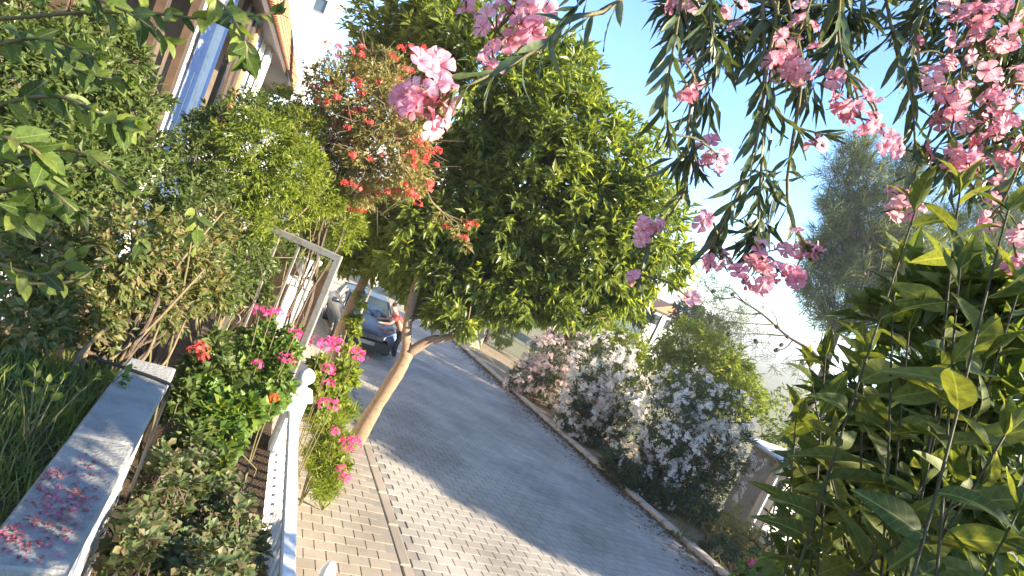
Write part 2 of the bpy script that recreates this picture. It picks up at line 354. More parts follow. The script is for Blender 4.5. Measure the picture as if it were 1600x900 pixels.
def leafy_stem(parent, pts, r0, r1, nl, ln, meshes, mat, start=.35, splay=1.0, droop=.1, tipn=5, whorl=1, jit=.25, up=.2, name='stem', nface=(0, 0, 1.0)):
    P = smooth_path(pts, 16); g = G(); g.tube(P, np.linspace(r0, r1, 16), 6); st = g.obj(name, mat, parent, True)
    T = nrm(np.gradient(P, axis=0)); k = 0; tot = nl//whorl
    for i in range(tot):
        u = start+(1-start)*((i+.5)/tot); f = u*15; a = int(min(14, f)); p = P[a]+(P[a+1]-P[a])*(f-a); t = T[a]
        e1 = nrm(np.cross(t, [.21, .4, .9])); e2 = np.cross(t, e1)
        for w in range(whorl):
            ang = k*2.4+w*2*math.pi/whorl+random.uniform(-.3, .3)
            rad = e1*math.cos(ang)+e2*math.sin(ang)
            sp = splay*(1.0-.45*(u-start)/(1-start))
            D = nrm(t*(1-.25*sp)+rad*sp+np.array([0, 0, up-droop])+jit*rng.normal(size=3)*.6)
            N = nrm(np.asarray(nface)*.8+t*.4-rad*.1+.25*rng.normal(size=3))
            s = ln*random.uniform(.72, 1.15)*(.75 if u > .93 else 1)
            link('leaf', random.choice(meshes), st, mat_from(p, D, N, s, random.uniform(.85, 1.15)))
        k += 1
    for i in range(tipn):
        ang = i*2.4; t = T[-1]; e1 = nrm(np.cross(t, [.21, .4, .9])); e2 = np.cross(t, e1); rad = e1*math.cos(ang)+e2*math.sin(ang)
        D = nrm(t+rad*.45+.15*rng.normal(size=3)); link('leaf', random.choice(meshes), st, mat_from(P[-1], D, nrm(-rad+t*.2+np.array([0, 0, .3])), ln*random.uniform(.5, .8), .9))
    return st, P

# ------------------------------------------------------------------ the ground, road and pavement
def grid_sl(name, ss, ls, zf, mat, kind='structure'):
    ss = np.asarray(ss, float); ls = np.asarray(ls, float); S, Lg = np.meshgrid(ss, ls, indexing='ij')
    P = NS[None, None]*S[..., None]+NL[None, None]*Lg[..., None]; P[..., 2] = zf(P, S, Lg)
    a, b = len(ss), len(ls); i, j = np.meshgrid(np.arange(a-1), np.arange(b-1), indexing='ij'); q = (i*b+j).ravel()
    F = np.stack([q, q+b, q+b+1, q+1], 1)
    return link(name, mk_mesh(name, P.reshape(-1, 3), F, mat, True), kind=kind)
def zg(P, S, Lg):
    z = road_z(P)-.09
    z = z-np.clip(S-10.8, 0, 40)*.10-np.clip(S-50, 0, 300)*.02
    z = np.where((S > 9.9) & (S < 30), z+.12*np.sin(S*1.9+Lg*.7)*np.clip(S-9.9, 0, 1)*.5, z)
    far = np.clip((np.hypot(P[..., 0], P[..., 1])-60)/200, 0, 1)
    return z*(1-far)+(-16)*far
ss = np.r_[-1800, -800, -300, -120, -60, -30, np.arange(-16, 16, .8), np.arange(16, 40, 3), 60, 90, 150, 300, 800, 1800]
ls = np.r_[-1800, -700, -200, -60, -25, np.arange(-10, 40, 1.2), 45, 55, 70, 100, 160, 300, 800, 1800]
grid_sl('ground', ss, ls, zg, M['field'])
verge = grid_sl('verge', np.arange(9.78, 17, .25), np.arange(0, 32, .4), lambda P, S, Lg: zg(P, S, Lg)+.05+.05*np.clip(S-9.9, 0, 1), M['dry'])
road = grid_sl('road', [2.71, 6, 9.55], np.arange(-6, 26.4, .4), lambda P, S, Lg: road_z(P)-.010, M['road'])
grid_sl('distant_road', [2.71, 5, 8, 9.55, 11.5], np.arange(26.0, 46, .5), lambda P, S, Lg: road_z(P)-.004, M['paver'])
walk = grid_sl('pavement', [.80, 1.6, 2.54], np.arange(-6, 40, .4), lambda P, S, Lg: road_z(P)+.026, M['road'])

PA, PB_ = .245, .165
def paver_geo(a, b, h=.012, bv=.004):
    x, y = a/2-.0045, b/2-.0035; V = [(-x, -y, -h), (x, -y, -h), (x, y, -h), (-x, y, -h), (-x, -y, -bv), (x, -y, -bv), (x, y, -bv), (-x, y, -bv),
        (-x+bv, -y+bv, 0), (x-bv, -y+bv, 0), (x-bv, y-bv, 0), (-x+bv, y-bv, 0)]
    F = [(8, 9, 10, 11)]+[(4+i, 4+(i+1) % 4, 8+(i+1) % 4, 8+i) for i in range(4)]+[(i, (i+1) % 4, 4+(i+1) % 4, 4+i) for i in range(4)]
    return np.array(V), np.array(F)
def in_frame(P, mg=20):
    q = P-CAM; t = q@FW; x = 800+FPX*(q@CR)/t; y = 450-FPX*(q@CU)/t
    return (t > .3) & (x > -mg) & (x < 1600+mg) & (y > -mg) & (y < 900+mg)
def lay(parent, s0, s1, l0, l1, mat, lift, nobj, hide=None):
    rows = []
    for r in range(int((l1-l0)/PB_)):
        off = (r % 2)*PA*.5; c = np.arange(s0+PA/2-off, s1-PA*.3, PA); rows.append(np.stack([c[c > s0+PA*.3], np.full((c > s0+PA*.3).sum(), l0+(r+.5)*PB_)], 1))
    Q = np.vstack(rows); P = NS[None]*Q[:, :1]+NL[None]*Q[:, 1:]; P[:, 2] = road_z(P)+lift+rng.normal(size=len(P))*.0012
    vis = in_frame(P)
    if hide is not None: vis &= ~hide(Q)
    dist = np.where(vis, np.linalg.norm(P-CAM, axis=1), 1e6); order = np.argsort(dist); big = order[:nobj]; rest = order[nobj:]
    tv, tf = paver_geo(PA, PB_); me = mk_mesh('paver', tv, tf, mat, False)
    eps = .05
    def frame(p):
        X = NS.copy(); X[2] = (road_z(p+NS*eps)-road_z(p-NS*eps))/(2*eps); Y = NL.copy(); Y[2] = (road_z(p+NL*eps)-road_z(p-NL*eps))/(2*eps)
        return nrm(X), nrm(Y)
    for i in big:
        X, Y = frame(P[i]); Z = np.cross(X, Y); a = rng.normal()*.012; X2 = X*math.cos(a)+Y*math.sin(a); Y2 = np.cross(Z, X2); p = P[i]
        link('paver', me, parent, Matrix(((X2[0], Y2[0], Z[0], p[0]), (X2[1], Y2[1], Z[1], p[1]), (X2[2], Y2[2], Z[2], p[2]), (0, 0, 0, 1))))
    W = P[rest]; V = W[:, None]+tv[None, :, 0:1]*NS+tv[None, :, 1:2]*NL
    V[..., 2] = road_z(V)+lift+tv[None, :, 2]+(W[:, 2]-road_z(W)-lift)[:, None]
    F = tf[None]+(np.arange(len(W))*len(tv))[:, None, None]
    link('paving', mk_mesh('paving', V.reshape(-1, 3), F.reshape(-1, 4), mat, False), parent, kind='stuff')
lay(road, 2.73, 9.53, 2.6, 26, M['paver'], 0, 300)
lay(walk, .82, 2.52, 2.6, 22, M['walkpaver'], .036, 260)
def kerbs(parent, s, l0, l1, w, h, step, mat):
    n = int((l1-l0)/step); g = G(); g.box((0, 0, 0), (step-.02, w, .25), bev=.015); me = mk_mesh('kerb_stone', g.v, g.f, mat, False)
    for i in range(n):
        p = SL(s, l0+(i+.5)*step); p[2] = road_z(p)+h-.125+rng.normal()*.004; q = SL(s, l0+(i+1)*step); X = nrm(np.array([NL[0], NL[1], (road_z(q)-road_z(p))/(step/2)*1.0])); Y = nrm(np.cross([0, 0, 1], X)); Z = np.cross(X, Y)
        Y = nrm(Y+Z*rng.normal()*.02+X*rng.normal()*.01); Z = np.cross(X, Y)
        link('kerb_stone', me, parent, Matrix(((X[0], Y[0], Z[0], p[0]), (X[1], Y[1], Z[1], p[1]), (X[2], Y[2], Z[2], p[2]), (0, 0, 0, 1))))
kerbs(road, 9.66, 2, 32, .2, .10, .8, M['kerb'])
kerbs(walk, 2.62, 2, 26, .14, .040, .8, M['walkpaver'])

# ------------------------------------------------------------------ garden terrace, retaining walls, ledge
def zlawn(P, S, Lg): return 2.42-1.3*np.clip((Lg-3.2)/2.2, 0, 1)-.10*np.clip(Lg-6, 0, 40)+.03*np.sin(P[..., 0]*9)*np.cos(P[..., 1]*8)
def zbed(P, S, Lg): return 1.28-.05*np.clip(Lg-3, 0, 20)-.06*np.clip(Lg-9, 0, 30)+.04*np.sin(P[..., 0]*7+P[..., 1]*5)
grid_sl('garden_lawn', np.r_[-9, -6, -4, np.arange(-3, -.29, .15)], np.arange(-4, 26, .25), zlawn, M['soil'])
grid_sl('garden_bed', np.arange(-.30, .76, .1), np.arange(-4, 26, .25), zbed, M['soil'])
g = G()
for (s0, s1, l0, l1, z0, z1) in ((.72, .80, -3, 16, -1.9, .78),):
    g.box(SL((s0+s1)/2, (l0+l1)/2, (z0+z1)/2), (l1-l0, s1-s0, z1-z0), NL)
rw = g.obj('retaining_wall', M['whitewall']); tag(rw, 'low white retaining wall under the white railing along the pavement', 'wall')
g = G(); poly = [(-.02, 2.0), (2.80, -4), (6, -4), (6, 2.95), (1.6, 2.95), (1.6, 2.0)]
g.add([(x, y, -.4) for x, y in poly]+[(x, y, 2.3) for x, y in poly], [(i, (i+1) % 6, 6+(i+1) % 6, 6+i) for i in range(6)]+[tuple(range(6, 12))]); g.obj('shrub_terrace', M['soil'], kind='structure')

lw = thing('garden_wall', 'low garden wall with weathered grey coping slab strewn with pink petals', 'wall', SL(-.24, 1.5, 1.2))
LZ = 2.60
e0, e1, e2, e3 = onz(4, 815, LZ), onz(142, 640, LZ), onz(263, 612, LZ), onz(92, 895, LZ)
s_in = float(np.mean([e0@NS, e1@NS])); s_out = float(np.mean([e2@NS, e3@NS])); l_near = float(min(e0@NL, e3@NL)); l_far = float(onz(235, 565, LZ)@NL)
g = G(); g.box(SL((s_in+s_out)/2, (l_near+l_far)/2, 1.80), (l_far-l_near-.06, s_out-s_in-.07, 1.46), NL); g.obj('wall_body', M['white'], lw)
cuts = [l_near, l_near+(l_far-l_near)*.47, l_far]
for a, b in zip(cuts[:-1], cuts[1:]):
    g = G(); g.box(SL((s_in+s_out)/2, (a+b)/2, LZ-.035), (b-a-.006, s_out-s_in, .07), NL, bev=.008); g.obj('coping_slab', M['coping'], lw)
def hose(name, pts, r, mat, label):
    g = G(); g.tube(smooth_path(pts, 40), r, 8); return tag(g.obj(name, mat, None, True), label, 'hose')
hp = [onz(150, 560, LZ+.012), onz(205, 578, LZ+.012), onz(240, 590, LZ+.012), onz(268, 602, LZ+.012)]
hp = [np.array(p) for p in hp]; lastp = hp[-1]+NS*(s_out+.014-float(hp[-1]@NS))
hose('garden_hose', hp+[lastp+np.array([0, 0, -.02]), lastp+np.array([0, 0, -.10]), lastp+np.array([0, 0, -.5])+NL*.01, lastp+np.array([0, 0, -1.24])], .008, M['rubber'], 'black hose draped over the grey coping slab')

# petals fallen on the coping and on the rosette plants
def petals(name, centers, n, spread, zf, label_parent=None):
    C = np.array(centers); P = C[rng.integers(0, len(C), n)]+rng.normal(size=(n, 3))*[spread, spread, 0]; P[:, 2] = zf(P)
    k = ((P@NS) > s_in+.01) & ((P@NS) < s_out-.01) & ((P@NL) > l_near+.01) & ((P@NL) < l_far-.01); P = P[k]; n = len(P)
    D = rdir(n); D[:, 2] *= .25; N = nrm(np.array([0, 0, 1.])+.5*rdir(n)); V, F = scatter(T_LEAF, P, D, N, rng.uniform(.010, .021, n), .65)
    return link(name, mk_mesh(name, V, F, L['petal'], False), kind='stuff')
pc = [onz(x, y, LZ) for x, y in ((90, 745), (110, 790), (70, 790), (105, 830), (60, 770), (100, 810), (85, 800), (20, 830), (45, 850), (140, 730), (55, 860), (125, 770), (80, 740), (12, 845))]
petals('fallen_petals', pc, 420, .036, lambda P: LZ+.004+.006*rng.random(len(P)))
tag(bpy.data.objects['fallen_petals'], 'pink petals fallen on the grey coping slab', 'petals')

# ------------------------------------------------------------------ white railing, finial post, gate
F0 = px(460, 640, 5.0); sF = .765; l0 = float(F0@NL); zR = 1.65; zB = .84; l1n = 1.75
rl = thing('railing', 'white railing with slim balusters and a finial post along the pavement', 'railing', SL(sF, (l0+l1n)/2, .78))
g = G(); g.box(SL(sF, (l0+l1n)/2, zR-.025), (l0-l1n, .088, .05), NL, bev=.01); g.obj('top_rail', M['white'], rl)
g = G(); g.box(SL(sF, (l0+l1n)/2, zB+.02), (l0-l1n, .06, .05), NL, bev=.006); g.obj('bottom_rail', M['white'], rl)
g = G(); g.box((0, 0, 0), (.018, .035, zR-zB-.085), bev=.003); bm_ = mk_mesh('baluster', g.v, g.f, M['white'], False)
n = 26
for i in range(n):
    p = SL(sF, l0-.08-(l0-l1n-.12)*i/(n-1), (zR+zB)/2-.003); link('baluster', bm_, rl, mat_from(p, NS*-1, np.array([0, 0, 1.]), 1) @ Matrix.Identity(4))
for i in range(1):
    g = G(); z = zB+.4; g.box(SL(sF+.012, (l0+l1n)/2, z), (l0-l1n-.1, .012, .02), NL); g.obj('mid_rail', M['white'], rl)
g = G(); pc0 = SL(sF, l0+.06, 0)
g.box(pc0+[0, 0, 1.25], (.17, .17, 1.02), NL, bev=.012); po = g.obj('post', M['white'], rl)
g = G(); g.box(pc0+[0, 0, 1.785], (.235, .235, .05), NL, bev=.012); g.lathe(pc0+[0, 0, 1.81], [(.10, 0), (.085, .03), (.04, .05), (.035, .08), (.05, .095), (.072, .12), (.08, .15), (.07, .19), (.04, .22), (.01, .235)], 14); g.obj('finial', M['white'], po, True)
bp_ = onz(518, 880, .95); g = G(); g.lathe((bp_[0], bp_[1], road_z(bp_)+.03), [(.075, 0), (.075, .03), (.062, .04), (.062, .72), (.07, .74), (.07, .80), (.055, .88), (.03, .92), (.005, .935)], 16)
tag(g.obj('bollard', M['white'], None, True), 'pale rounded bollard on the pavement beside the white railing', 'bollard')

gt = thing('garden_gate', 'grey metal garden gate with upright bars standing above the flower bed', 'gate', px(485, 700, 6.0))
TL, TR = px(408, 349, 6.0), px(535, 402, 6.0); TL[2] = TR[2] = 2.93; ax = nrm(TR-TL); wid = np.linalg.norm(TR-TL)
gt.location = V3(np.array([(TL+TR)[0]/2, (TL+TR)[1]/2, 1.12]))
zb = 1.12
g = G(); g.box((TL+TR)/2-[0, 0, .035], (wid, .05, .07), ax, bev=.004); g.obj('top_rail', M['grey_metal'], gt)
g = G(); g.box((TL+TR)/2*[1, 1, 0]+[0, 0, zb+.10], (wid, .05, .06), ax, bev=.004); g.obj('bottom_rail', M['grey_metal'], gt)
for e in (TL+ax*.035, TR-ax*.035):
    g = G(); g.box([e[0], e[1], (2.862+zb)/2], (.07, .052, 2.862-zb), ax, bev=.004); g.obj('stile', M['grey_metal'], gt)
for i in range(1, 4):
    e = TL+ax*wid*i/4; g = G(); g.box([e[0], e[1], (2.85+zb+.13)/2], (.022, .022, 2.85-zb-.13), ax); g.obj('bar', M['grey_metal'], gt)
def scroll(c, r, flip):
    a = np.linspace(0, 4.2, 18); return [c+ax*flip*(r*(1-.13*q))*math.cos(q)+np.array([0, 0, (r*(1-.13*q))*math.sin(q)]) for q in a]
for i in range(4):
    g = G(); g.tube(scroll(np.array([0, 0, 1.78])+(TL+ax*wid*(i+.5)/4)*[1, 1, 0], .085, 1 if i % 2 else -1), .007, 5); g.obj('scroll', M['grey_metal'], gt, True)

# white ornamental pillar with an urn behind the gate
ub = px(470, 440, 7.4); g = G(); up_ = thing('pillar', 'white masonry pillar with an urn behind the grey gate', 'pillar', [ub[0], ub[1], .7])
g.box([ub[0], ub[1], 1.35], (.26, .26, 1.5), NL, bev=.015); g.box([ub[0], ub[1], 2.13], (.36, .36, .06), NL, bev=.012); g.obj('shaft', M['white'], up_)
g = G(); g.lathe([ub[0], ub[1], 2.16], [(.10, 0), (.06, .03), (.05, .07), (.11, .13), (.145, .22), (.15, .28), (.17, .30), (.17, .33), (.12, .33)], 16); g.obj('urn', M['white'], up_, True)
wb = px(440, 430, 8.2); g = G()
tw = thing('timber_screen', 'brown timber screen of upright planks behind the grey gate', 'screen', [wb[0], wb[1], .6])
for i in range(9):
    c = wb*[1, 1, 0]+ax*(i-4)*.155; g = G(); h = 1.9+.05*math.sin(i*2.1); g.box([c[0], c[1], .6+h/2], (.145, .03, h), ax, bev=.004); g.obj('plank', M['wood'], tw)

# ------------------------------------------------------------------ the house on the left
def fac(x, y, s): d = ray(x, y); return CAM+d*((s-CAM@NS)/(d@NS))
hs = thing('house', 'two-storey house with red tiled eave, dark porch and white wing', 'house', SL(-4, 14, 0))
def slbox(g, s0, s1, l0, l1, z0, z1, bev=0): return g.box(SL((s0+s1)/2, (l0+l1)/2, (z0+z1)/2), (l1-l0, s1-s0, z1-z0), NL, bev=bev)
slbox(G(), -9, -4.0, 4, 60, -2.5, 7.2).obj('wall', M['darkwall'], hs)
slbox(G(), -3.99, -1.75, 4, 60, 6.25, 6.4).obj('porch_ceiling', M['wood'], hs)
slbox(G(), -3.98, -1.9, 4, 60, 2.35, 2.55).obj('porch_floor', M['whitewall'], hs)
slbox(G(), -2.05, -1.95, 4, 60, -2.2, 2.34).obj('lower_wall', M['whitewall'], hs)
# tiled skirt: rows of half-round tiles
rf = G(); rf.add([SL(-1.62, 4, 6.35), SL(-1.62, 60, 6.35), SL(-2.25, 60, 8.4), SL(-2.25, 4, 8.4), SL(-7, 60, 9.6), SL(-7, 4, 9.6)], [(0, 1, 2, 3), (3, 2, 4, 5)])
ro = rf.obj('roof', M['tile'], hs)
g = G(); up_d = nrm(SL(-2.25, 0, 8.4)-SL(-1.62, 0, 6.35)); out_d = nrm(np.cross(NL, up_d)); out_d = out_d if out_d@NS > 0 else -out_d
for i in range(230):
    l = 4.1+i*.238
    for r in range(6):
        b = SL(-1.60, l, 6.33)+up_d*r*.355; V = []
        for (t, rad) in ((0, .105), (.40, .085)):
            for q in np.linspace(0, math.pi, 6): V.append(b+up_d*t+NL*math.cos(q)*rad+out_d*(math.sin(q)*rad+.02-.03*t/.4))
        g.add(V, [(k, k+1, k+7, k+6) for k in range(5)])
o = g.obj('roof_tiles', M['tile'], ro, True, kind='stuff')
g = G(); slbox(g, -1.70, -1.63, 4, 60, 6.12, 6.36); g.obj('fascia', M['wood'], hs)
for (xa, xb, yy, z0, z1, mt, s) in ((208, 214, 130, 2.55, 6.25, 'wood', -2.0), (266, 272, 120, 2.55, 6.25, 'wood', -2.0), (340, 345, 130, 2.56, 6.25, 'wood', -2.02), (350, 355, 130, 2.56, 6.25, 'wood', -2.02),
                                    (360, 365, 130, 2.56, 6.25, 'wood', -2.02), (369, 374, 130, 2.56, 6.25, 'tile', -2.02), (400, 407, 130, 2.56, 6.25, 'white', -2.0), (120, 128, 130, 2.55, 6.25, 'wood', -2.0), (60, 68, 100, 2.55, 6.25, 'wood', -2.0)):
    la, lb = float(fac(xa, yy, s)@NL), float(fac(xb, yy, s)@NL); g = G(); slbox(g, s-.06, s+.06, la, lb, z0, z1, .01); g.obj('porch_post', M[mt], hs)
def curtain(xa, xb, yy, s, n, mats, z0, z1):
    la, lb = float(fac(xa, yy, s)@NL), float(fac(xb, yy, s)@NL)
    for i in range(n):
        g = G(); a = la+(lb-la)*i/n; b = la+(lb-la)*(i+1)/n; V = []
        for j in range(7):
            u = j/6; l = a+(b-a)*u*.98; sw = s+.05*math.sin(u*math.pi*2+i)
            V += [SL(sw, l, z0), SL(sw+.01*math.sin(i*3+j), l, z1)]
        g.add(V, [(2*j, 2*j+2, 2*j+3, 2*j+1) for j in range(6)]); g.obj('curtain', M[mats[i % len(mats)]], hs, True)
curtain(273, 330, 120, -2.1, 6, ('white', 'blue', 'blue', 'white', 'white', 'blue'), 2.6, 6.2)
curtain(374, 392, 130, -2.1, 2, ('blue', 'white'), 2.6, 6.2)
curtain(215, 258, 230, -2.12, 4, ('white', 'blue', 'white'), 2.6, 4.2)
wpt = px(511, 70, 25.0); s_e = float(wpt@NS); s_w = float(px(479, 90, 25.0)@NS); l_w = float(wpt@NL)
g = G(); slbox(g, s_w, s_e, l_w, l_w+6, -3, 13.2); g.obj('wing_wall', M['whitewall'], hs)
wc = px(500, 14, 25.0); wl = thing('wall_lamp', 'square metal lamp fixed high on the white wing wall', 'lamp', wc)
g = G(); cc = SL(float(wc@NS), l_w-.16, float(wc[2])); g.box(cc, (.03, .5, .62), NL); 
for (a, b) in ((-.24, 0), (.24, 0)): g.box(cc+NS*a-NL*.10, (.2, .03, .62), NL)
g.box(cc+[0, 0, .3]-NL*.10, (.2, .5, .03), NL); g.box(cc+[0, 0, -.3]-NL*.10, (.2, .5, .03), NL); wl.location = V3(cc); g.obj('lamp_frame', M['grey_metal'], wl)
g = G(); g.box(cc-NL*.06, (.08, .40, .50), NL); g.obj('lamp_glass', M['glass'], wl)
g = G(); g.box(cc+NL*.085, (.14, .14, .14), NL); g.obj('wall_bracket', M['grey_metal'], wl)

# ------------------------------------------------------------------ street trees
def trunk_path(parent, pts, rad, mat, k=9, n=18, name='trunk'):
    P = smooth_path(pts, n); R = np.interp(np.linspace(0, 1, n), np.linspace(0, 1, len(rad)), rad)*(1+.05*rng.normal(size=n)); g = G(); g.tube(P, R, k); return g.obj(name, mat, parent, True)
base = onroad(553, 692); base[2] = road_z(base)+.03
ct = thing('street_tree', 'round-crowned evergreen street tree with tan trunk on the pavement edge', 'tree', base)
fork = px(638, 548, 8.5)
trunk_path(ct, [base-[0, 0, .1], px(572, 660, 8.75), px(600, 615, 8.6), px(622, 580, 8.55), fork], [.17, .125, .11, .105, .11], M['bark'])
trunk_path(ct, [fork-[0, 0, .06], px(636, 510, 8.5), px(648, 455, 8.6), px(668, 400, 8.8), px(690, 330, 9.0), px(720, 250, 9.3)], [.085, .075, .07, .06, .05, .03], M['bark'], name='limb')
trunk_path(ct, [fork-[0, 0, .05], px(672, 532, 8.5), px(712, 522, 8.6), px(760, 470, 8.8), px(800, 400, 9.0), px(850, 300, 9.3)], [.085, .075, .065, .055, .05, .03], M['bark'], name='limb')
trunk_path(ct, [px(640, 500, 8.5), px(665, 470, 8.7), px(700, 440, 8.9), px(760, 360, 9.2), px(800, 250, 9.5)], [.06, .055, .05, .04, .03], M['dkbark'], name='limb')
cb = PB([(640, 75, 85, 10.2), (730, 130, 130, 9.6), (845, 165, 105, 9.4), (925, 260, 105, 9.3), (830, 300, 130, 9.5), (720, 290, 100, 9.9), (990, 345, 85, 9.2), (930, 390, 105, 9.2), (780, 410, 80, 9.7),
         (1035, 410, 50, 9.2), (860, 440, 65, 9.2), (690, 455, 45, 9.1), (965, 450, 50, 9.2), (625, 400, 60, 10.0), (885, 120, 50, 9.5), (590, 85, 42, 10.6), (700, 30, 70, 10), (755, 470, 40, 9.2), (820, 480, 35, 9.2), (705, 415, 58, 8.9), (640, 390, 46, 8.9), (765, 440, 55, 8.8), (690, 485, 30, 8.5), (725, 500, 26, 8.4), (810, 455, 50, 8.8), (665, 335, 55, 8.8), (610, 340, 42, 9.2), (880, 480, 34, 8.9), (740, 350, 55, 8.8), (800, 350, 60, 8.8), (930, 490, 28, 9.0)])
foliage('crown', ct, cb, 7200, 9, .20, .36, L['citrus'], 3, shell=.62, rough=.34, up=.3, spread=.85, droop=.35)
limbs('twigs', ct, px(740, 330, 9.4), [b[0]+rdir(1)[0]*b[1]*.6 for b in cb for _ in range(2)], .022, M['bark'], r1=.008)

b2 = onroad(515, 590); b2 = px(528, 560, 10.4); b2[2] = road_z(b2)+.02
t2 = thing('street_tree', 'slim tan-trunked street tree with yellow-green crown beyond the grey gate', 'tree', b2)
trunk_path(t2, [b2-[0, 0, .1], px(530, 525, 10.3), px(548, 480, 10.2), px(570, 435, 10.2), px(590, 380, 10.4)], [.13, .11, .10, .085, .05], M['bark'])
sb = PB([(560, 370, 55, 10.4), (600, 400, 45, 10.4), (520, 340, 50, 10.5), (585, 330, 50, 10.8), (640, 360, 40, 10.8), (545, 410, 26, 10.2)])
foliage('crown', t2, sb, 800, 9, .15, .36, L['yellow'], 5, up=.2)
limbs('twigs', t2, px(575, 425, 10.2), [b[0] for b in sb], .04, M['bark'])
foliage('trunk_ivy', t2, PB([(555, 520, 10, 10.1), (552, 500, 12, 10.1), (548, 545, 13, 10.1), (565, 470, 12, 10.1), (545, 570, 16, 10.1)]), 130, 7, .12, .5, L['yellow'], 6)

# ------------------------------------------------------------------ shrubs on the left
def shrub(name, label, cat, blobs, root, n, per, ln, w, mat, seed, stems=10, stemr=.02, stemmat='dkbark', group=None, **kw):
    t = thing(name, label, cat, root, group)
    limbs('stems', t, root, [b[0]+rdir(1)[0]*b[1]*.7 for b in blobs for _ in range(max(1, stems//len(blobs)))], stemr, M[stemmat], r1=.004, k=5)
    foliage('foliage', t, blobs, n, per, ln, w, mat, seed, **kw); return t
def lawn_pt(x, y, t):
    p = px(x, y, t); q = p[None]; s = q@NS; l = q@NL; p[2] = float((zlawn(q, s, l) if s[0] < -.3 else zbed(q, s, l))[0]); return p
tg = shrub('shrub', 'tangled shrub with bare brown stems behind the grey coping slab', 'shrub',
      PB([(80, 420, 80, 2.8), (185, 395, 80, 3.0), (275, 400, 65, 3.4), (140, 490, 60, 2.9), (255, 470, 55, 3.3), (320, 440, 45, 3.6), (50, 500, 55, 2.6), (330, 350, 50, 3.8)]),
      lawn_pt(170, 600, 3.0), 1500, 7, .055, .42, L['tangle'], 11, stems=26, stemr=.016, shell=.35)
g = G()
for (x0, y0, x1, y1, t) in ((130, 565, 230, 440, 2.8), (150, 560, 300, 390, 3.0), (170, 565, 260, 480, 2.9), (190, 560, 320, 420, 3.0), (185, 575, 350, 330, 3.1), (120, 560, 180, 470, 2.7), (205, 590, 290, 500, 2.8), (160, 570, 340, 400, 3.2), (210, 580, 250, 505, 2.75)):
    a, b = px(x0, y0, t), px(x1, y1, t+.3); a[2] = min(a[2], 2.55); m = (a+b)/2+rng.normal(size=3)*.05
    g.tube(smooth_path([a-[0, 0, .3], a, m, b], 12), np.linspace(.016, .005, 12), 6)
g.obj('bare_stems', M['twig'], tg, True)
shrub('shrub', 'dark green dense shrub in front of the porch posts', 'shrub',
      PB([(40, 130, 95, 4.0), (150, 120, 60, 4.2), (215, 235, 45, 4.6), (110, 270, 90, 3.8), (20, 290, 90, 3.6), (190, 170, 50, 4.4), (60, 380, 70, 3.6), (140, 350, 50, 3.8), (240, 150, 26, 5), (160, 215, 50, 4.4), (100, 90, 60, 4.3), (180, 280, 40, 4.6), (205, 95, 34, 4.8), (150, 50, 50, 4.6), (50, 40, 60, 4.4)]),
      lawn_pt(60, 560, 3.8), 3600, 7, .075, .42, L['dark'], 12, stems=18, stemr=.02, shell=.5)
shrub('shrub', 'fine-leaved dark bush beside the blue curtains', 'shrub',
      PB([(300, 235, 45, 5.2), (340, 200, 45, 5.6), (270, 290, 45, 5.0), (390, 175, 38, 6.0), (285, 345, 45, 4.8), (330, 290, 36, 5.2), (235, 320, 24, 5.2)]),
      lawn_pt(270, 480, 5.0), 1500, 7, .06, .4, L['dark'], 13, stems=14, stemr=.016, shell=.5)
shrub('shrub', 'bright yellow-green feathery bush in front of the house eave', 'shrub',
      PB([(400, 235, 68, 5.5), (460, 265, 58, 5.7), (355, 290, 55, 5.7), (430, 320, 55, 6.2), (500, 300, 48, 6.5), (385, 345, 45, 5.6), (470, 200, 40, 6.3), (530, 345, 45, 7.0), (440, 165, 34, 6.6), (520, 270, 40, 6.8)]),
      lawn_pt(360, 470, 5.9), 3600, 8, .07, .26, L['yellow'], 14, stems=16, stemr=.016, stemmat='twig', shell=.5)
shrub('shrub', 'dark leafy shrub filling the space under the yellow-green bush behind the gate', 'shrub',
      PB([(380, 400, 50, 5.6), (430, 390, 38, 6.6), (480, 370, 36, 7.4), (350, 440, 48, 5.2), (400, 450, 30, 6.4), (500, 400, 24, 7.6)]),
      lawn_pt(400, 560, 5.8), 1100, 7, .075, .36, L['dark'], 15, stems=10, stemr=.014)

# sparse thicket with red flowers
tb = PB([(560, 150, 70, 6.6), (600, 225, 75, 6.6), (530, 200, 55, 6.7), (645, 190, 55, 6.4), (640, 275, 38, 6.4), (565, 285, 45, 6.7), (510, 130, 38, 6.8), (600, 120, 40, 6.5)])
tr_ = lawn_pt(480, 470, 6.6)
tk = thing('flowering_climber', 'dry twiggy climber dotted with small red flowers beside the street tree', 'climber', tr_)
tmid = px(545, 270, 6.9)
limbs('stems', tk, tr_, [tmid+rng.normal(size=3)*.12 for _ in range(5)], .026, M['dkbark'], r1=.014, jit=.04, sag=.02)
limbs('limbs', tk, tmid, [b[0]+rdir(1)[0]*b[1]*.8 for b in tb for _ in range(6)], .012, M['twig'], r1=.003, jit=.1)
P, d, _ = blob_points(tb, 420, .3, 21); g = G()
for i in range(len(P)):
    a = P[i]; b = a+nrm(d[i]+.9*rng.normal(size=3))*rng.uniform(.15, .4); g.tube([a, (a+b)/2+rng.normal(size=3)*.03, b], [.005, .004, .002], 3, False)
g.obj('twigs', M['twig'], tk, kind='stuff')
foliage('foliage', tk, tb, 3200, 6, .066, .36, L['thicket'], 22, shell=.45)
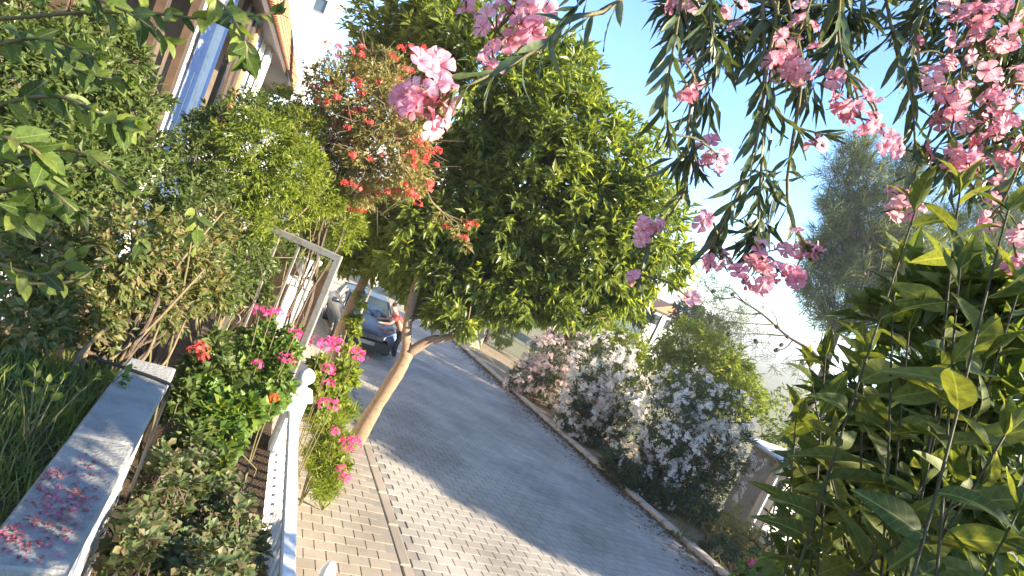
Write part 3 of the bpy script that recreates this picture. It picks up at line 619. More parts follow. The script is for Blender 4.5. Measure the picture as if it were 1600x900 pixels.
def cluster(name, parent, c, r, n, size, mat):
    """one flower head: florets packed over a ball"""
    d = rdir(n); d[:, 2] = np.abs(d[:, 2])*.8+d[:, 2]*.2; P = np.asarray(c)+d*r*rng.uniform(.7, 1.05, (n, 1))
    tv, tf = T_FLOWER; Z = nrm(d+.35*rdir(n)); X = nrm(np.cross(Z, rdir(n))); Y = np.cross(Z, X); s = (size*rng.uniform(.8, 1.15, n))[:, None, None]
    V = P[:, None]+s*(tv[None, :, 0:1]*X[:, None]+tv[None, :, 1:2]*Y[:, None]+tv[None, :, 2:3]*Z[:, None]); F = tf[None]+(np.arange(n)*len(tv))[:, None, None]
    return link(name, mk_mesh(name, V.reshape(-1, 3), F.reshape(-1, 3), mat, False), parent)
for (x, y, r) in ((640, 75, 8), (662, 78, 7), (548, 130, 9), (560, 137, 8), (565, 148, 8), (528, 75, 7), (672, 240, 12), (683, 236, 10), (600, 245, 8), (578, 250, 7), (548, 290, 8), (560, 295, 8), (645, 262, 8), (668, 295, 8), (640, 305, 8), (632, 288, 7),
                  (556, 175, 7), (622, 190, 8), (618, 215, 9), (650, 85, 7), (635, 110, 8), (628, 130, 10), (630, 160, 10), (537, 287, 7), (620, 175, 8), (672, 287, 7), (605, 300, 6), (655, 100, 7), (725, 355, 11), (738, 352, 10), (725, 373, 9), (695, 355, 6), (640, 215, 9), (660, 225, 9)):
    t = 6.25 if x < 690 else 7.6
    if x < 690: cluster('flower_head', tk, px(x, y, t), r*t/FPX*.9, 12, .055, L['redf'])
for q_, d_ in zip(*blob_points(tb, 105, .95, 21)[:2]):
    cluster('flower_head', tk, q_+d_*.05, random.uniform(.035, .075), random.randint(6, 12), .055, L['redf'])
vb = thing('climber_spray', 'hanging spray with coral flowers in front of the street tree crown', 'climber', px(660, 250, 6.6))
g = G()
for (x, y) in ((725, 355), (738, 352), (725, 373), (695, 355), (708, 340)): g.tube(smooth_path([px(655, 255, 6.5), px(672, 310, 7.0), px(690, 330, 7.4), px(x, y, 7.6)], 14), np.linspace(.012, .005, 14), 5)
g.obj('stem', M['twig'], vb, True)
for (x, y, r) in ((725, 355, 11), (738, 352, 10), (725, 373, 9), (695, 355, 6)): cluster('flower_head', vb, px(x, y, 7.58), r*7.6/FPX*.9, 12, .065, L['redf'])
foliage('foliage', vb, PB([(715, 355, 18, 7.65), (728, 385, 12, 7.65), (690, 345, 12, 7.6)]), 30, 6, .09, .4, L['thicket'], 24)

# pink bougainvillea hanging by the house corner
bgb = PB([(490, 205, 28, 6.9), (510, 230, 16, 6.9), (465, 185, 16, 6.9), (515, 245, 9, 6.9)])
bv = thing('bougainvillea', 'pink bougainvillea trailing beside the house eave', 'climber', tr_+[-.25, .3, 0])
limbs('stems', bv, tr_+[-.25, .3, 0], [b[0] for b in bgb], .012, M['twig'], r1=.003)
blossoms('bracts', bv, bgb, 150, 4, .07, .05, L['magenta'], 25); foliage('foliage', bv, bgb, 70, 5, .06, .4, L['geran'], 26)
for (x, y, r, m, nm) in ((345, 198, 7, 'redf', 'red'),):
    pass

# ------------------------------------------------------------------ geraniums and bed plants
def geranium(label, heads, blobs, root, mat, leafn, seed, ln=.07, hs=.05, group='geraniums by the railing', lm='geran', lw=.75):
    t = thing('geranium', label, 'geranium', root, group); g = G()
    for (x, y, r, tt) in heads:
        e = px(x, y, tt); a = np.asarray(root, float); m = (a+e)/2+rng.normal(size=3)*.05; m[:2] = a[:2]*.35+e[:2]*.65; g.tube(smooth_path([a, m, e], 10), np.linspace(.009, .004, 10), 5)
    g.obj('stems', M['gstem'], t, True, kind='stuff')
    foliage('foliage', t, blobs, leafn, 6, ln, lw, L[lm], seed, shell=.4, up=.6)
    for (x, y, r, tt) in heads: cluster('flower_head', t, px(x, y, tt), r*tt/FPX*1.12, 34, max(.03, r*tt/FPX*.5), L[mat])
    return t
def bed_pt(p, z=None): p = np.array(p, float); q = p[None]; p[2] = float(zbed(q, q@NS, q@NL)[0]) if z is None else z; return p
r1 = bed_pt(px(500, 640, 5.6)); r1[2] = road_z(r1)+.05
geranium('tall pink geranium with large heads rising just outside the white finial post', [(503, 540, 17, 5.3), (523, 541, 16, 5.35), (512, 578, 12, 5.3), (513, 600, 9, 5.3), (512, 635, 16, 5.3), (557, 557, 15, 5.5)],
         PB([(505, 600, 22, 5.6), (530, 585, 20, 5.7), (500, 640, 18, 5.7), (550, 590, 14, 5.8), (525, 620, 18, 5.8), (500, 570, 16, 5.5)]), r1, 'magenta', 330, 31, lm='yellow')
r2 = px(525, 745, 6.5); r2[2] = road_z(r2)+.05
geranium('pink geranium leaning over the pavement by the tree trunk base', [(548, 700, 19, 6.3), (540, 748, 10, 6.3), (532, 735, 9, 6.3), (523, 675, 9, 6.3)], PB([(515, 690, 26, 6.6), (520, 740, 22, 6.6), (535, 725, 14, 6.5)]), r2, 'magenta', 260, 32, lm='yellow')
r3 = bed_pt(px(400, 640, 4.7))
geranium('pink geranium in the bed behind the gate bars with small round heads', [(406, 489, 12, 4.8), (425, 489, 9, 4.8), (461, 523, 12, 4.9), (447, 562, 13, 4.8), (401, 570, 9, 4.7), (440, 490, 9, 4.9)],
         PB([(400, 530, 35, 5.0), (430, 560, 35, 5.0), (380, 580, 35, 4.8), (430, 610, 30, 4.8), (450, 530, 24, 5.1)]), r3, 'magenta', 420, 33)
r4 = bed_pt(px(330, 640, 4.2))
geranium('geranium with dark red heads beside the garden wall end', [(314, 544, 11, 4.2), (302, 548, 8, 4.2), (318, 560, 8, 4.2)], PB([(310, 570, 30, 4.3), (350, 600, 35, 4.3), (340, 540, 25, 4.5)]), r4, 'redf', 240, 34, lm='dark')
geranium('geranium with orange heads in front of the dark bush', [(328, 381, 13, 4.9), (347, 435, 7, 4.9), (318, 378, 8, 4.9)], PB([(335, 410, 26, 5.0), (350, 450, 25, 5.0)]), bed_pt(px(370, 560, 5.0)), 'orange', 120, 35, lm='dark')
geranium('geranium with a small orange head low by the white post', [(428, 622, 7, 4.2), (418, 628, 6, 4.2)], PB([(415, 630, 20, 4.3), (385, 650, 22, 4.2)]), bed_pt(px(400, 720, 4.1)), 'orange', 200, 36)
def bedplant(label, blobs, root, n, ln, w, mat, seed, tm=T_LEAF):
    t = thing('bed_plant', label, 'plant', root); limbs('stems', t, root, [b[0] for b in blobs for _ in range(3)], .008, M['gstem'], r1=.003); foliage('foliage', t, blobs, n, 6, ln, w, L[mat], seed, shell=.35, up=.7, tm=tm); return t
bedplant('broad round-leaved plant in the bed between wall and railing', PB([(340, 640, 32, 3.9), (380, 640, 28, 4.0), (350, 690, 30, 3.8), (320, 610, 24, 4.0)]), bed_pt(px(365, 730, 3.8)), 260, .085, .85, 'geran', 41)
bedplant('dark low plant in the shade at the end of the garden wall', PB([(300, 680, 28, 3.6), (290, 620, 28, 3.8), (340, 730, 26, 3.5), (270, 640, 18, 3.7)]), bed_pt(px(310, 740, 3.5)), 200, .07, .6, 'dark', 42)
bl = thing('broom_shrub', 'sunlit yellow-green wispy shrub on the pavement side of the railing', 'shrub', r2+[-.25, -.1, 0])
foliage('foliage', bl, PB([(510, 660, 28, 6.6), (505, 710, 30, 6.5), (510, 755, 24, 6.4), (530, 690, 24, 6.7), (500, 620, 18, 6.7), (540, 640, 18, 6.9)]), 900, 8, .11, .12, L['yellow'], 43, up=1.0, shell=.3, tm=T_BLADE)
limbs('stems', bl, r2+[-.25, -.1, 0], [px(x, y, 6.6) for x, y in ((505, 640), (520, 660), (500, 700), (530, 690), (510, 730))], .012, M['gstem'])

# grass on the lawn left of the ledge
def grass(name, pts, n, ln, mat, w=.07, lean=.35):
    k = len(pts); P = pts[rng.integers(0, k, n)]+rng.normal(size=(n, 3))*[.02, .02, 0]; D = nrm(np.array([0, 0, 1.])+lean*rng.normal(size=(n, 3))); N = rdir(n)
    V, F = scatter(T_BLADE, P, D, N, ln*rng.uniform(.5, 1.3, n), w); return link(name, mk_mesh(name, V, F, L[mat], False), kind='stuff')
q = np.stack([rng.uniform(-1.4, s_in-.02, 9000), rng.uniform(.2, 3.4, 9000)], 1); P = NS[None]*q[:, :1]+NL[None]*q[:, 1:]; P[:, 2] = zlawn(P, q[:, 0], q[:, 1])-.01
tag(grass('grass', P, 9000, .13, 'grass', .05), 'green grass growing beside the coping slab', 'grass')

# rosette plants below the ledge
def rosette_mesh(name, seed, n=9):
    r = np.random.default_rng(seed); P = np.zeros((n, 3)); a = np.arange(n)*2.4+r.uniform(0, 1, n); el = np.linspace(.15, 1.1, n)
    D = np.stack([np.cos(a)*np.cos(el), np.sin(a)*np.cos(el), np.sin(el)], 1); N = np.tile([0, 0, 1.], (n, 1))-D*.3
    tv = np.array([(0, 0, 0), (-.22, .45, .07), (.22, .45, .07), (0, .45, 0), (-.42, .75, .06), (.42, .75, .06), (0, .76, -.02), (0, 1, -.07)])
    tf = np.array([(0, 3, 1), (0, 2, 3), (1, 3, 6), (1, 6, 4), (3, 2, 5), (3, 5, 6), (4, 6, 7), (6, 5, 7)])
    V, F = scatter((tv, tf), P, D, N, np.linspace(1, .6, n)*r.uniform(.8, 1.1, n), .68); return mk_mesh(name, V, F, L['jade'], False)
RM = [rosette_mesh('leaf_rosette', 50+i, 10+i) for i in range(4)]
jb = bed_pt(SL(.25, 1.9)); jd = thing('succulent_shrub', 'low shrub of leathery leaf rosettes between the coping slab and the railing', 'shrub', jb)
cnt = 0; g = G()
for _ in range(2600):
    if cnt >= 290: break
    x, y = random.uniform(110, 450), random.uniform(685, 910)
    dx = (x-290)/165; dy = (y-800)/125
    if dx*dx*.8+dy*dy > 1.15 or (x < 200 and y < 790-(x-130)*1.5) or x > (395+(y-790)*.35 if y > 790 else 395-(790-y)*.5): continue
    z = 1.93-.45*max(0, (x-330)/110)+.10*math.sin(x*.045+y*.02)+.08*math.cos(y*.05-x*.02)-.25*max(0, dx*dx*.8+dy*dy-.5)+random.uniform(-.06, .06)
    p = onz(x, y, z)
    if p@NS < s_out+.02 or p@NS > sF-.07: continue
    a = random.uniform(0, 6.28); N = nrm(np.array([0, 0, 1.])+.35*rng.normal(size=3)); D = nrm(np.cross(N, [math.cos(a), math.sin(a), 0]))
    X = nrm(np.cross(D, N)); s = random.uniform(.062, .088)
    link('leaf_rosette', random.choice(RM), jd, mat_from(p, D, N, s)); cnt += 1
    b = p-[random.uniform(-.02, .02), random.uniform(-.02, .02), .16]; g.tube([b, (b+p)/2+rng.normal(size=3)*.03, p], [.006, .004, .003], 4, False)
g.obj('stems', M['dkbark'], jd, True, kind='stuff')
P = np.array([SL(random.uniform(.0, .5), random.uniform(1.0, 2.9), random.uniform(1.6, 1.88)) for _ in range(2400)])
V, F = scatter(T_LEAF, P, nrm(rdir(2400)+[0, 0, .3]), nrm(np.array([0, 0, 1.])+.6*rdir(2400)), rng.uniform(.035, .06, 2400), .5)
link('inner_leaves', mk_mesh('inner_leaves', V, F, L['jade'], False), jd, kind='stuff')

# ------------------------------------------------------------------ near broad-leaved branches on the left
NLM = [leaf_mesh('leaf', w, L['nearleft'], 6, 'oval', c, f) for (w, c, f) in ((.50, .25, .15), (.44, .4, .2), (.56, .15, .1))]
nlb = np.array([-1.9, .55, 2.42]); nl = thing('lemon_tree', 'broad-leaved young tree with bright green leaves beside the lawn', 'tree', nlb)
trunk_path(nl, [nlb-[0, 0, .05], nlb+[.03, .05, .7], nlb+[.12, .12, 1.4], nlb+[.2, .2, 2.3]], [.05, .042, .035, .02], M['bark'])
for (pts, n, ln) in (
    ([(-160, 200, 1.7), (-40, 90, 1.6), (60, 60, 1.55), (150, 90, 1.5)], 13, .075), ([(-150, 230, 1.6), (-20, 170, 1.5), (90, 150, 1.5), (170, 185, 1.5), (205, 195, 1.5)], 15, .085),
    ([(-160, 260, 1.6), (-30, 300, 1.4), (60, 290, 1.3), (120, 330, 1.3)], 10, .07), ([(-160, 260, 1.3), (-60, 240, 1.15), (0, 215, 1.05), (55, 235, 1.05), (75, 265, 1.05)], 13, .062),
    ([(-160, 300, 1.3), (-60, 320, 1.15), (10, 330, 1.1), (60, 330, 1.05)], 11, .062), ([(-100, 20, 1.7), (60, -20, 1.7), (180, 10, 1.65), (260, 60, 1.6)], 10, .08),
    ([(-60, -50, 1.7), (200, -60, 1.7), (330, -10, 1.7), (380, 60, 1.65), (385, 90, 1.65)], 12, .085), ([(-100, 30, 1.9), (120, 20, 1.9), (230, 20, 1.85), (330, 30, 1.8), (430, 20, 1.8)], 13, .08),
    ([(-160, 380, 1.5), (-40, 400, 1.45), (60, 430, 1.45), (120, 400, 1.45)], 10, .06), ([(-140, 420, 1.6), (0, 440, 1.6), (110, 440, 1.6), (160, 410, 1.7)], 9, .06),
    ([(-140, 120, 1.8), (30, 60, 1.75), (120, 110, 1.7), (200, 130, 1.65)], 11, .08), ([(-160, 290, 1.7), (40, 240, 1.65), (130, 240, 1.6), (200, 290, 1.6)], 9, .065)):
    leafy_stem(nl, [nlb+[.1, .1, 1.2]]+[px(*p) for p in pts], .009, .003, int(n*1.5), ln*1.0, NLM, M['gstem'], start=.42, splay=.95, droop=.5, tipn=3, name='branch', nface=(.5, -.6, .5))
# sapling sprigs by the ledge
for (lab, tips, seed) in (('young seedling with broad bright leaves at the edge of the coping slab', [(55, 575, 2.1), (30, 590, 2.0), (75, 600, 2.1), (150, 590, 2.3), (100, 590, 2.2)], 1), ('small sprig of pale green leaves over the far end of the coping slab', [(200, 590, 2.5), (190, 605, 2.5), (205, 575, 2.5)], 2)):
    rt = px(tips[0][0]+(0 if seed == 1 else -30), 660 if seed == 1 else 640, 2.1 if seed == 1 else 2.6); rt[2] = 2.42; rt = rt-NS*max(0, rt@NS-s_in+.05)
    t = thing('seedling', lab, 'seedling', rt)
    for tp in tips: leafy_stem(t, [rt, (rt+px(*tp))/2+[0, 0, .03], px(*tp)], .004, .002, 4, .055, NLM, M['gstem'], start=.55, tipn=2, droop=.2)
vs_ = thing('vine', 'drooping vine leaf spray hanging before the tangled shrub', 'vine', lawn_pt(300, 560, 3.6))
for pts, n in (([(300, 560, 3.6), (290, 430, 3.2), (300, 330, 3.0), (310, 345, 2.9), (305, 385, 2.9)], 9), ([(300, 560, 3.6), (240, 480, 3.2), (215, 400, 3.0), (225, 370, 2.9), (215, 400, 2.85)], 8)):
    leafy_stem(vs_, [px(*p) if i else lawn_pt(*p) for i, p in enumerate(pts)], .008, .003, n, .10, NLM, M['gstem'], start=.6, droop=.6, tipn=2)

# ------------------------------------------------------------------ oleanders overhead
OL = [leaf_mesh('leaf', w, L['oleander'], 6, 'lance', c, .15) for (w, c) in ((.17, .25), (.15, .5), (.19, .1), (.16, -.15))]
FL = [flower_mesh('flower', L['pink'], petal=.70, seed=i, twist=.2+.1*i) for i in range(4)]
def flower_spray(st, c, n, r, size, grav=.3):
    g = G(); root = np.asarray(c, float)
    for i in range(n):
        d = nrm(rng.normal(size=3)+np.array([0, -.3, -grav])); p = root+d*r*random.uniform(.35, 1.05)
        Z = nrm(d+.4*rng.normal(size=3)+np.array([0, -.35, 0])); D = nrm(np.cross(Z, rng.normal(size=3))); link('flower', random.choice(FL), st, mat_from(p, D, Z, size*random.uniform(.75, 1.15)))
        g.tube([root, root+(p-root)*.5+[0, 0, .004], p-Z*size*.15], [.0025, .002, .002], 4, False)
    g.obj('flower_stalk', M['gstem'], st)
def oleander(label, root, branches, top):
    t = thing('oleander', label, 'oleander', root); root = np.asarray(root, float)
    trunk_path(t, [root-[0, 0, .05], root+(np.asarray(top)-root)*.5+[.05, 0, 0], top], [.05, .04, .03], M['dkbark'])
    for (pts, n, ln, fl) in branches:
        st, P = leafy_stem(t, [np.asarray(top, float)-[0, 0, .1]]+[px(*p) for p in pts], 0.0065, .0025, int(n*1.45)//3*3, ln*1.22, OL, M['gstem'], start=.36, splay=.8, droop=.5, tipn=4, whorl=3, name='branch', up=0)
        for (x, y, tt, k, r) in fl:
            # a blossom spray hangs on the branch: its stalk starts at the nearest branch point
            e = px(x, y, tt); i = np.argmin(np.linalg.norm(P-e, axis=1))
            if np.linalg.norm(P[i]-e) > .03: g = G(); g.tube(smooth_path([P[i], (P[i]+e)/2+[0, 0, .015], e], 6), .003, 5); g.obj('side_shoot', M['gstem'], st, True)
            flower_spray(st, e, max(2, int(k*.8)), r*tt/FPX*1.3, .047)
oleander('pink oleander with long drooping leafy branches against the open sky', (1.55, .35, 2.3), [
    ([(1090, -140, 1.5), (1070, -40, 1.45), (1055, 60, 1.4), (1040, 150, 1.35), (1045, 210, 1.35)], 21, .085, [(1085, 120, 1.4, 7, 26), (1120, 240, 1.4, 8, 26)]),
    ([(1120, -150, 1.6), (1110, -30, 1.55), (1095, 90, 1.5), (1075, 190, 1.45), (1090, 260, 1.45)], 21, .085, [(1110, 225, 1.5, 4, 16)]),
    ([(1180, -160, 1.6), (1190, -20, 1.5), (1195, 120, 1.45), (1180, 230, 1.4), (1140, 330, 1.4), (1110, 390, 1.4)], 24, .085, [(1095, 340, 1.35, 3, 12), (1120, 400, 1.35, 6, 24), (1155, 430, 1.35, 4, 16)]),
    ([(1200, -160, 1.55), (1215, 0, 1.5), (1200, 150, 1.45), (1190, 260, 1.42), (1185, 340, 1.4), (1190, 400, 1.4)], 27, .085, [(1190, 400, 1.38, 8, 28), (1190, 440, 1.36, 5, 16), (1215, 425, 1.38, 6, 18)]),
    ([(1230, -150, 1.5), (1215, 20, 1.45), (1195, 130, 1.42), (1230, 190, 1.4), (1285, 210, 1.4)], 15, .075, [(1275, 230, 1.4, 2, 10)]),
    ([(1260, -160, 1.6), (1270, -20, 1.55), (1240, 70, 1.5), (1235, 110, 1.5)], 15, .08, [(1235, 75, 1.45, 9, 32), (1215, 105, 1.45, 6, 22), (1260, 40, 1.45, 7, 26), (1250, 110, 1.45, 4, 16)]),
    ([(1150, -170, 1.5), (1120, -60, 1.45), (1110, 30, 1.42), (1125, 80, 1.4)], 18, .085, [(1060, 10, 1.5, 4, 24), (1150, 5, 1.45, 5, 26)]),
    ([(1330, -170, 1.5), (1315, -40, 1.45), (1310, 50, 1.42), (1320, 110, 1.4)], 18, .085, [(1300, 130, 1.42, 7, 26), (1325, 160, 1.42, 8, 28), (1345, 185, 1.42, 8, 26), (1370, 170, 1.42, 5, 20), (1385, 220, 1.42, 6, 20)]),
    ([(1260, -170, 1.5), (1255, 100, 1.5), (1230, 280, 1.45), (1240, 350, 1.42), (1260, 380, 1.4)], 12, .075, [(1255, 380, 1.38, 8, 24), (1270, 385, 1.38, 4, 14), (1240, 430, 1.38, 4, 14)]),
    ], np.array([1.25, .75, 5.25]))
oleander('pink oleander crowded with blossom above the big-leaved shrub', (2.3, .55, 2.3), [
    ([(1380, -150, 1.6), (1385, 0, 1.55), (1410, 100, 1.5), (1425, 160, 1.5), (1430, 230, 1.5)], 18, .08, [(1440, 70, 1.5, 3, 12)]),
    ([(1480, -150, 1.6), (1450, -10, 1.55), (1430, 60, 1.5), (1425, 110, 1.5)], 15, .075, [(1480, 90, 1.5, 7, 24), (1465, 140, 1.5, 8, 28)]),
    ([(1560, -150, 1.6), (1545, 0, 1.55), (1510, 90, 1.5), (1490, 180, 1.5), (1480, 270, 1.5)], 24, .08, [(1500, 160, 1.5, 9, 30), (1525, 180, 1.5, 9, 30), (1500, 240, 1.5, 9, 28), (1480, 235, 1.5, 6, 22), (1540, 130, 1.5, 9, 34)]),
    ([(1620, -150, 1.6), (1590, 0, 1.55), (1560, 100, 1.5), (1545, 210, 1.5), (1520, 300, 1.5)], 24, .08, [(1570, 170, 1.5, 9, 32), (1560, 210, 1.5, 9, 30), (1585, 240, 1.5, 8, 28), (1515, 255, 1.45, 4, 16), (1580, 60, 1.5, 8, 30)]),
    ([(1660, -120, 1.6), (1630, 40, 1.6), (1610, 150, 1.55), (1590, 260, 1.5), (1560, 330, 1.5)], 21, .08, [(1580, 130, 1.5, 8, 30), (1560, 310, 1.5, 6, 24), (1590, 360, 1.5, 5, 22), (1590, 410, 1.5, 4, 18), (1550, 340, 1.48, 3, 14)]),
    ([(1510, -170, 1.7), (1500, -20, 1.65), (1480, 120, 1.6), (1440, 240, 1.55), (1410, 320, 1.5)], 15, .075, [(1410, 310, 1.5, 8, 26), (1430, 330, 1.5, 4, 20)]),
    ([(1530, -170, 1.7), (1530, -10, 1.6), (1530, 30, 1.55), (1540, 80, 1.5)], 15, .08, [(1525, 30, 1.5, 7, 30), (1490, 10, 1.5, 5, 24), (1560, 20, 1.5, 6, 28)]),
    ], np.array([1.75, .75, 5.3]))
_ol = [o for o in COL.objects if o.get('category') == 'oleander']
foliage('upper_leaves', _ol[0], PB([(1080, 20, 50, 1.7), (1130, 60, 45, 1.65), (1190, 40, 50, 1.7), (1250, 10, 55, 1.7), (1320, 30, 45, 1.7), (1100, 150, 28, 1.55), (1070, 240, 26, 1.5), (1200, 290, 34, 1.5), (1180, 370, 24, 1.45), (1260, 130, 24, 1.6), (1320, 90, 28, 1.6), (1100, -110, 60, 1.6), (1200, -120, 65, 1.55), (1310, -120, 60, 1.55), (1250, -150, 60, 1.4)]), 290, 5, .10, .15, L['oleander_far'], 55, shell=.2, up=-.6, droop=.5)
foliage('upper_leaves', _ol[1], PB([(1450, 20, 50, 1.8), (1530, 40, 70, 1.8), (1590, 100, 60, 1.8), (1500, 130, 45, 1.75), (1560, 200, 50, 1.75), (1440, 150, 24, 1.7), (1590, 260, 40, 1.7), (1500, 250, 36, 1.7), (1420, -120, 60, 1.65), (1520, -120, 65, 1.65), (1620, -110, 65, 1.65), (1500, -160, 70, 1.5)]), 290, 5, .10, .15, L['oleander_far'], 56, shell=.2, up=-.6, droop=.5)
foliage('crown', _ol[1], [(np.array([2.75, .75, 4.2]), .62), (np.array([2.8, .45, 3.6]), .55), (np.array([2.6, .5, 4.8]), .5), (np.array([2.9, 1.0, 3.3]), .5)], 520, 6, .12, .17, L['hedge'], 57, shell=.3)  # off-frame leaf mass added to keep the sun off the big-leaved shrub
oleander('pink oleander branch in sunlight reaching in front of the street tree', (1.05, .15, 2.3), [
    ([(1080, -160, 1.25), (1010, -60, 1.15), (960, 10, 1.05), (890, 30, 1.0), (850, 70, .97), (780, 110, .95), (715, 140, .93)], 15, .075, [(660, 115, .92, 8, 36), (690, 165, .92, 8, 34), (665, 175, .92, 7, 32), (650, 150, .93, 5, 26), (670, 195, .92, 3, 14)]),
    ([(1060, -160, 1.3), (1000, -90, 1.2), (920, -30, 1.15), (860, -5, 1.1), (825, 10, 1.08)], 9, .07, [(805, 25, 1.08, 10, 40), (775, 50, 1.08, 8, 34), (835, 20, 1.08, 8, 34), (770, 85, 1.06, 4, 18), (720, -5, 1.08, 4, 22)]),
    ([(1050, -150, 1.3), (980, -80, 1.25), (930, -20, 1.2), (905, 8, 1.2)], 6, .085, []),
    ([(1085, -160, 1.6), (1090, 100, 1.6), (1075, 280, 1.55), (1035, 350, 1.5), (1015, 375, 1.5), (1000, 430, 1.5)], 6, .07, [(1020, 370, 1.48, 6, 22), (1012, 350, 1.48, 3, 12), (1000, 437, 1.48, 3, 12), (1075, 465, 1.48, 2, 9)]),
    ], np.array([.85, .5, 5.1]))

# ------------------------------------------------------------------ big-leaved shrub on the right
LM = [leaf_mesh('leaf', w, L['laurel'], 7, 'oval', c, f) for (w, c, f) in ((.38, .30, .2), (.35, .5, .3), (.42, .2, .15), (.37, -.15, .25), (.33, .7, .2))]
rs = thing('laurel_shrub', 'large shrub with broad olive-green pointed leaves beside the oleanders', 'shrub', (1.15, .93, 2.3))
rb = np.array([1.15, .93, 2.3])
for i, (x, y, t, n, ln) in enumerate(((1430, 330, 1.30, 14, .125), (1500, 300, 1.25, 14, .12), (1575, 330, 1.15, 13, .12), (1400, 420, 1.32, 12, .115), (1500, 420, 1.2, 13, .12), (1590, 460, 1.1, 12, .12), (1290, 555, 1.45, 13, .105), (1265, 575, 1.5, 11, .09),
     (1245, 640, 1.5, 11, .09), (1300, 720, 1.45, 12, .10), (1350, 560, 1.35, 13, .11), (1420, 520, 1.28, 12, .115), (1540, 560, 1.12, 12, .12), (1300, 680, 1.4, 12, .105), (1380, 660, 1.3, 12, .11), (1470, 640, 1.18, 12, .12), (1570, 680, 1.05, 10, .12),
     (1330, 820, 1.4, 11, .10), (1340, 790, 1.32, 11, .105), (1440, 760, 1.2, 11, .11), (1530, 760, 1.08, 9, .12), (1590, 800, 1.0, 8, .12), (1295, 890, 1.42, 5, .08), (1480, 860, 1.15, 8, .11), (1390, 860, 1.25, 8, .10))):
    tip = px(x, y, t); b = rb+np.array([(tip[0]-rb[0])*(.35 if x > 1320 else .0)+random.uniform(-.08, .08), min(.04, (tip[1]-rb[1])*.3)*random.uniform(.3, 1), 0]); m = np.array([tip[0]*.45+b[0]*.55, tip[1]*.45+b[1]*.55, b[2]+(tip[2]-b[2])*.55])+rng.normal(size=3)*.075
    leafy_stem(rs, [b, m, tip], .0045, .002, n-1, ln*1.18*random.uniform(.85, 1.15), LM, M['shootstem'], start=.5 if y < 700 else .35, splay=1.25, droop=.4, tipn=3, jit=.4, up=.15, nface=(.25, -.75, .65))

foliage('inner_leaves', rs, PB([(1420, 480, 60, 1.75), (1520, 450, 70, 1.7), (1350, 620, 70, 1.8), (1450, 640, 90, 1.7), (1560, 620, 90, 1.6), (1300, 740, 60, 1.8), (1400, 780, 90, 1.7), (1520, 800, 100, 1.6), (1270, 850, 50, 1.8), (1590, 480, 60, 1.6)]), 420, 5, .12, .42, L['dark'], 58, shell=.3, up=.6)

# ------------------------------------------------------------------ hedge of white oleanders across the road
def gz(p): q = np.asarray(p, float)[None]; return float(zg(q, q@NS, q@NL)[0])
def root_of(blobs, t=None):
    c = np.mean([b[0] for b in blobs], 0); c = c.copy(); c[2] = gz(c)+.05; return c
def hedge(label, bl, n, ln, fl, nf, seed, mat='hedge', fm='whitef', group='flowering bushes along the far kerb'):
    blobs = PB(bl); r = root_of(blobs); c = blobs
    low = []
    for (q, rad) in blobs:      # fill each lobe down to the ground
        z = q[2]-rad*.8
        while z > gz(q)+rad*.3: low.append((np.array([q[0], q[1], z]), rad*.85)); z -= rad*.8
    t = shrub('oleander_bush', label, 'bush', blobs+low, r, n, 8, ln, .22, L[mat], seed, stems=20, stemr=.03, group=group, droop=.15, up=.5, rough=.3)
    if nf: blossoms('blossom', t, blobs, nf, 7, fl*.85, .13, L[fm], seed+1, rough=.3, clip=lambda P, d: (np.sin(P[:, 0]*5.1+seed)+np.sin(P[:, 1]*4.3+P[:, 2]*3)+np.sin(P[:, 2]*6.2-P[:, 0]*2)+rng.normal(size=len(P))*.5) > -.9)
    return t
hedge('bush with pale pink blossom, farthest along the kerb', [(850, 565, 38, 20.5), (880, 540, 40, 21), (820, 590, 26, 20), (870, 590, 38, 20)], 1100, .16, .15, 560, 61, fm='pinkwhite')
hedge('tall bush with cream blossom standing between pink and white bushes', [(940, 580, 48, 17.5), (965, 610, 48, 17.2), (925, 630, 45, 17), (900, 660, 32, 16.8), (955, 660, 42, 17)], 1700, .16, .15, 640, 63, fm='whitef')
hedge('dark rounded bush with white blossom nearest the white shed', [(1080, 630, 55, 14.8), (1050, 670, 60, 14.5), (1115, 660, 55, 14.8), (1030, 720, 42, 14.2), (1090, 720, 60, 14.4), (1140, 700, 42, 14.6)], 2600, .15, .13, 520, 65)
hedge('low spreading dark bush at the kerb beside the white-flowered bush', [(985, 740, 26, 13.6), (1030, 770, 28, 13.4), (960, 715, 20, 14)], 420, .15, .10, 26, 67)
# ------------------------------------------------------------------ trees and bushes behind the hedge
def tree(label, bl, base_t, n, ln, w, mat, seed, trunk=.16, name='tree', per=8, group='trees behind the hedge', **kw):
    blobs = PB(bl); c = np.mean([b[0] for b in blobs], 0); r = c.copy(); r[2] = gz(r)-.05
    t = thing(name, label, 'tree', r, group); trunk_path(t, [r, r+(c-r)*.5+rng.normal(size=3)*.1, c], [trunk, trunk*.75, trunk*.4], M['dkbark'])
    limbs('limbs', t, r+(c-r)*.55, [b[0] for b in blobs for _ in range(2)], trunk*.5, M['dkbark'], r1=.02); foliage('crown', t, blobs, n, per, ln, w, mat, seed, **kw); return t
tree('bright green bushy tree behind the white-flowered bushes', [(1080, 540, 45, 21), (1120, 570, 48, 21), (1050, 560, 36, 21), (1150, 590, 34, 21), (1165, 620, 34, 20), (1110, 610, 45, 21), (1040, 590, 40, 21)], 21, 1900, .22, .3, L['yellow'], 71, trunk=.14)
tree('yellow-green small tree above the cream-flowered bush', [(950, 530, 36, 24), (985, 545, 32, 24), (920, 520, 26, 25), (990, 580, 34, 24)], 24, 900, .24, .25, L['yellow'], 72, trunk=.12)
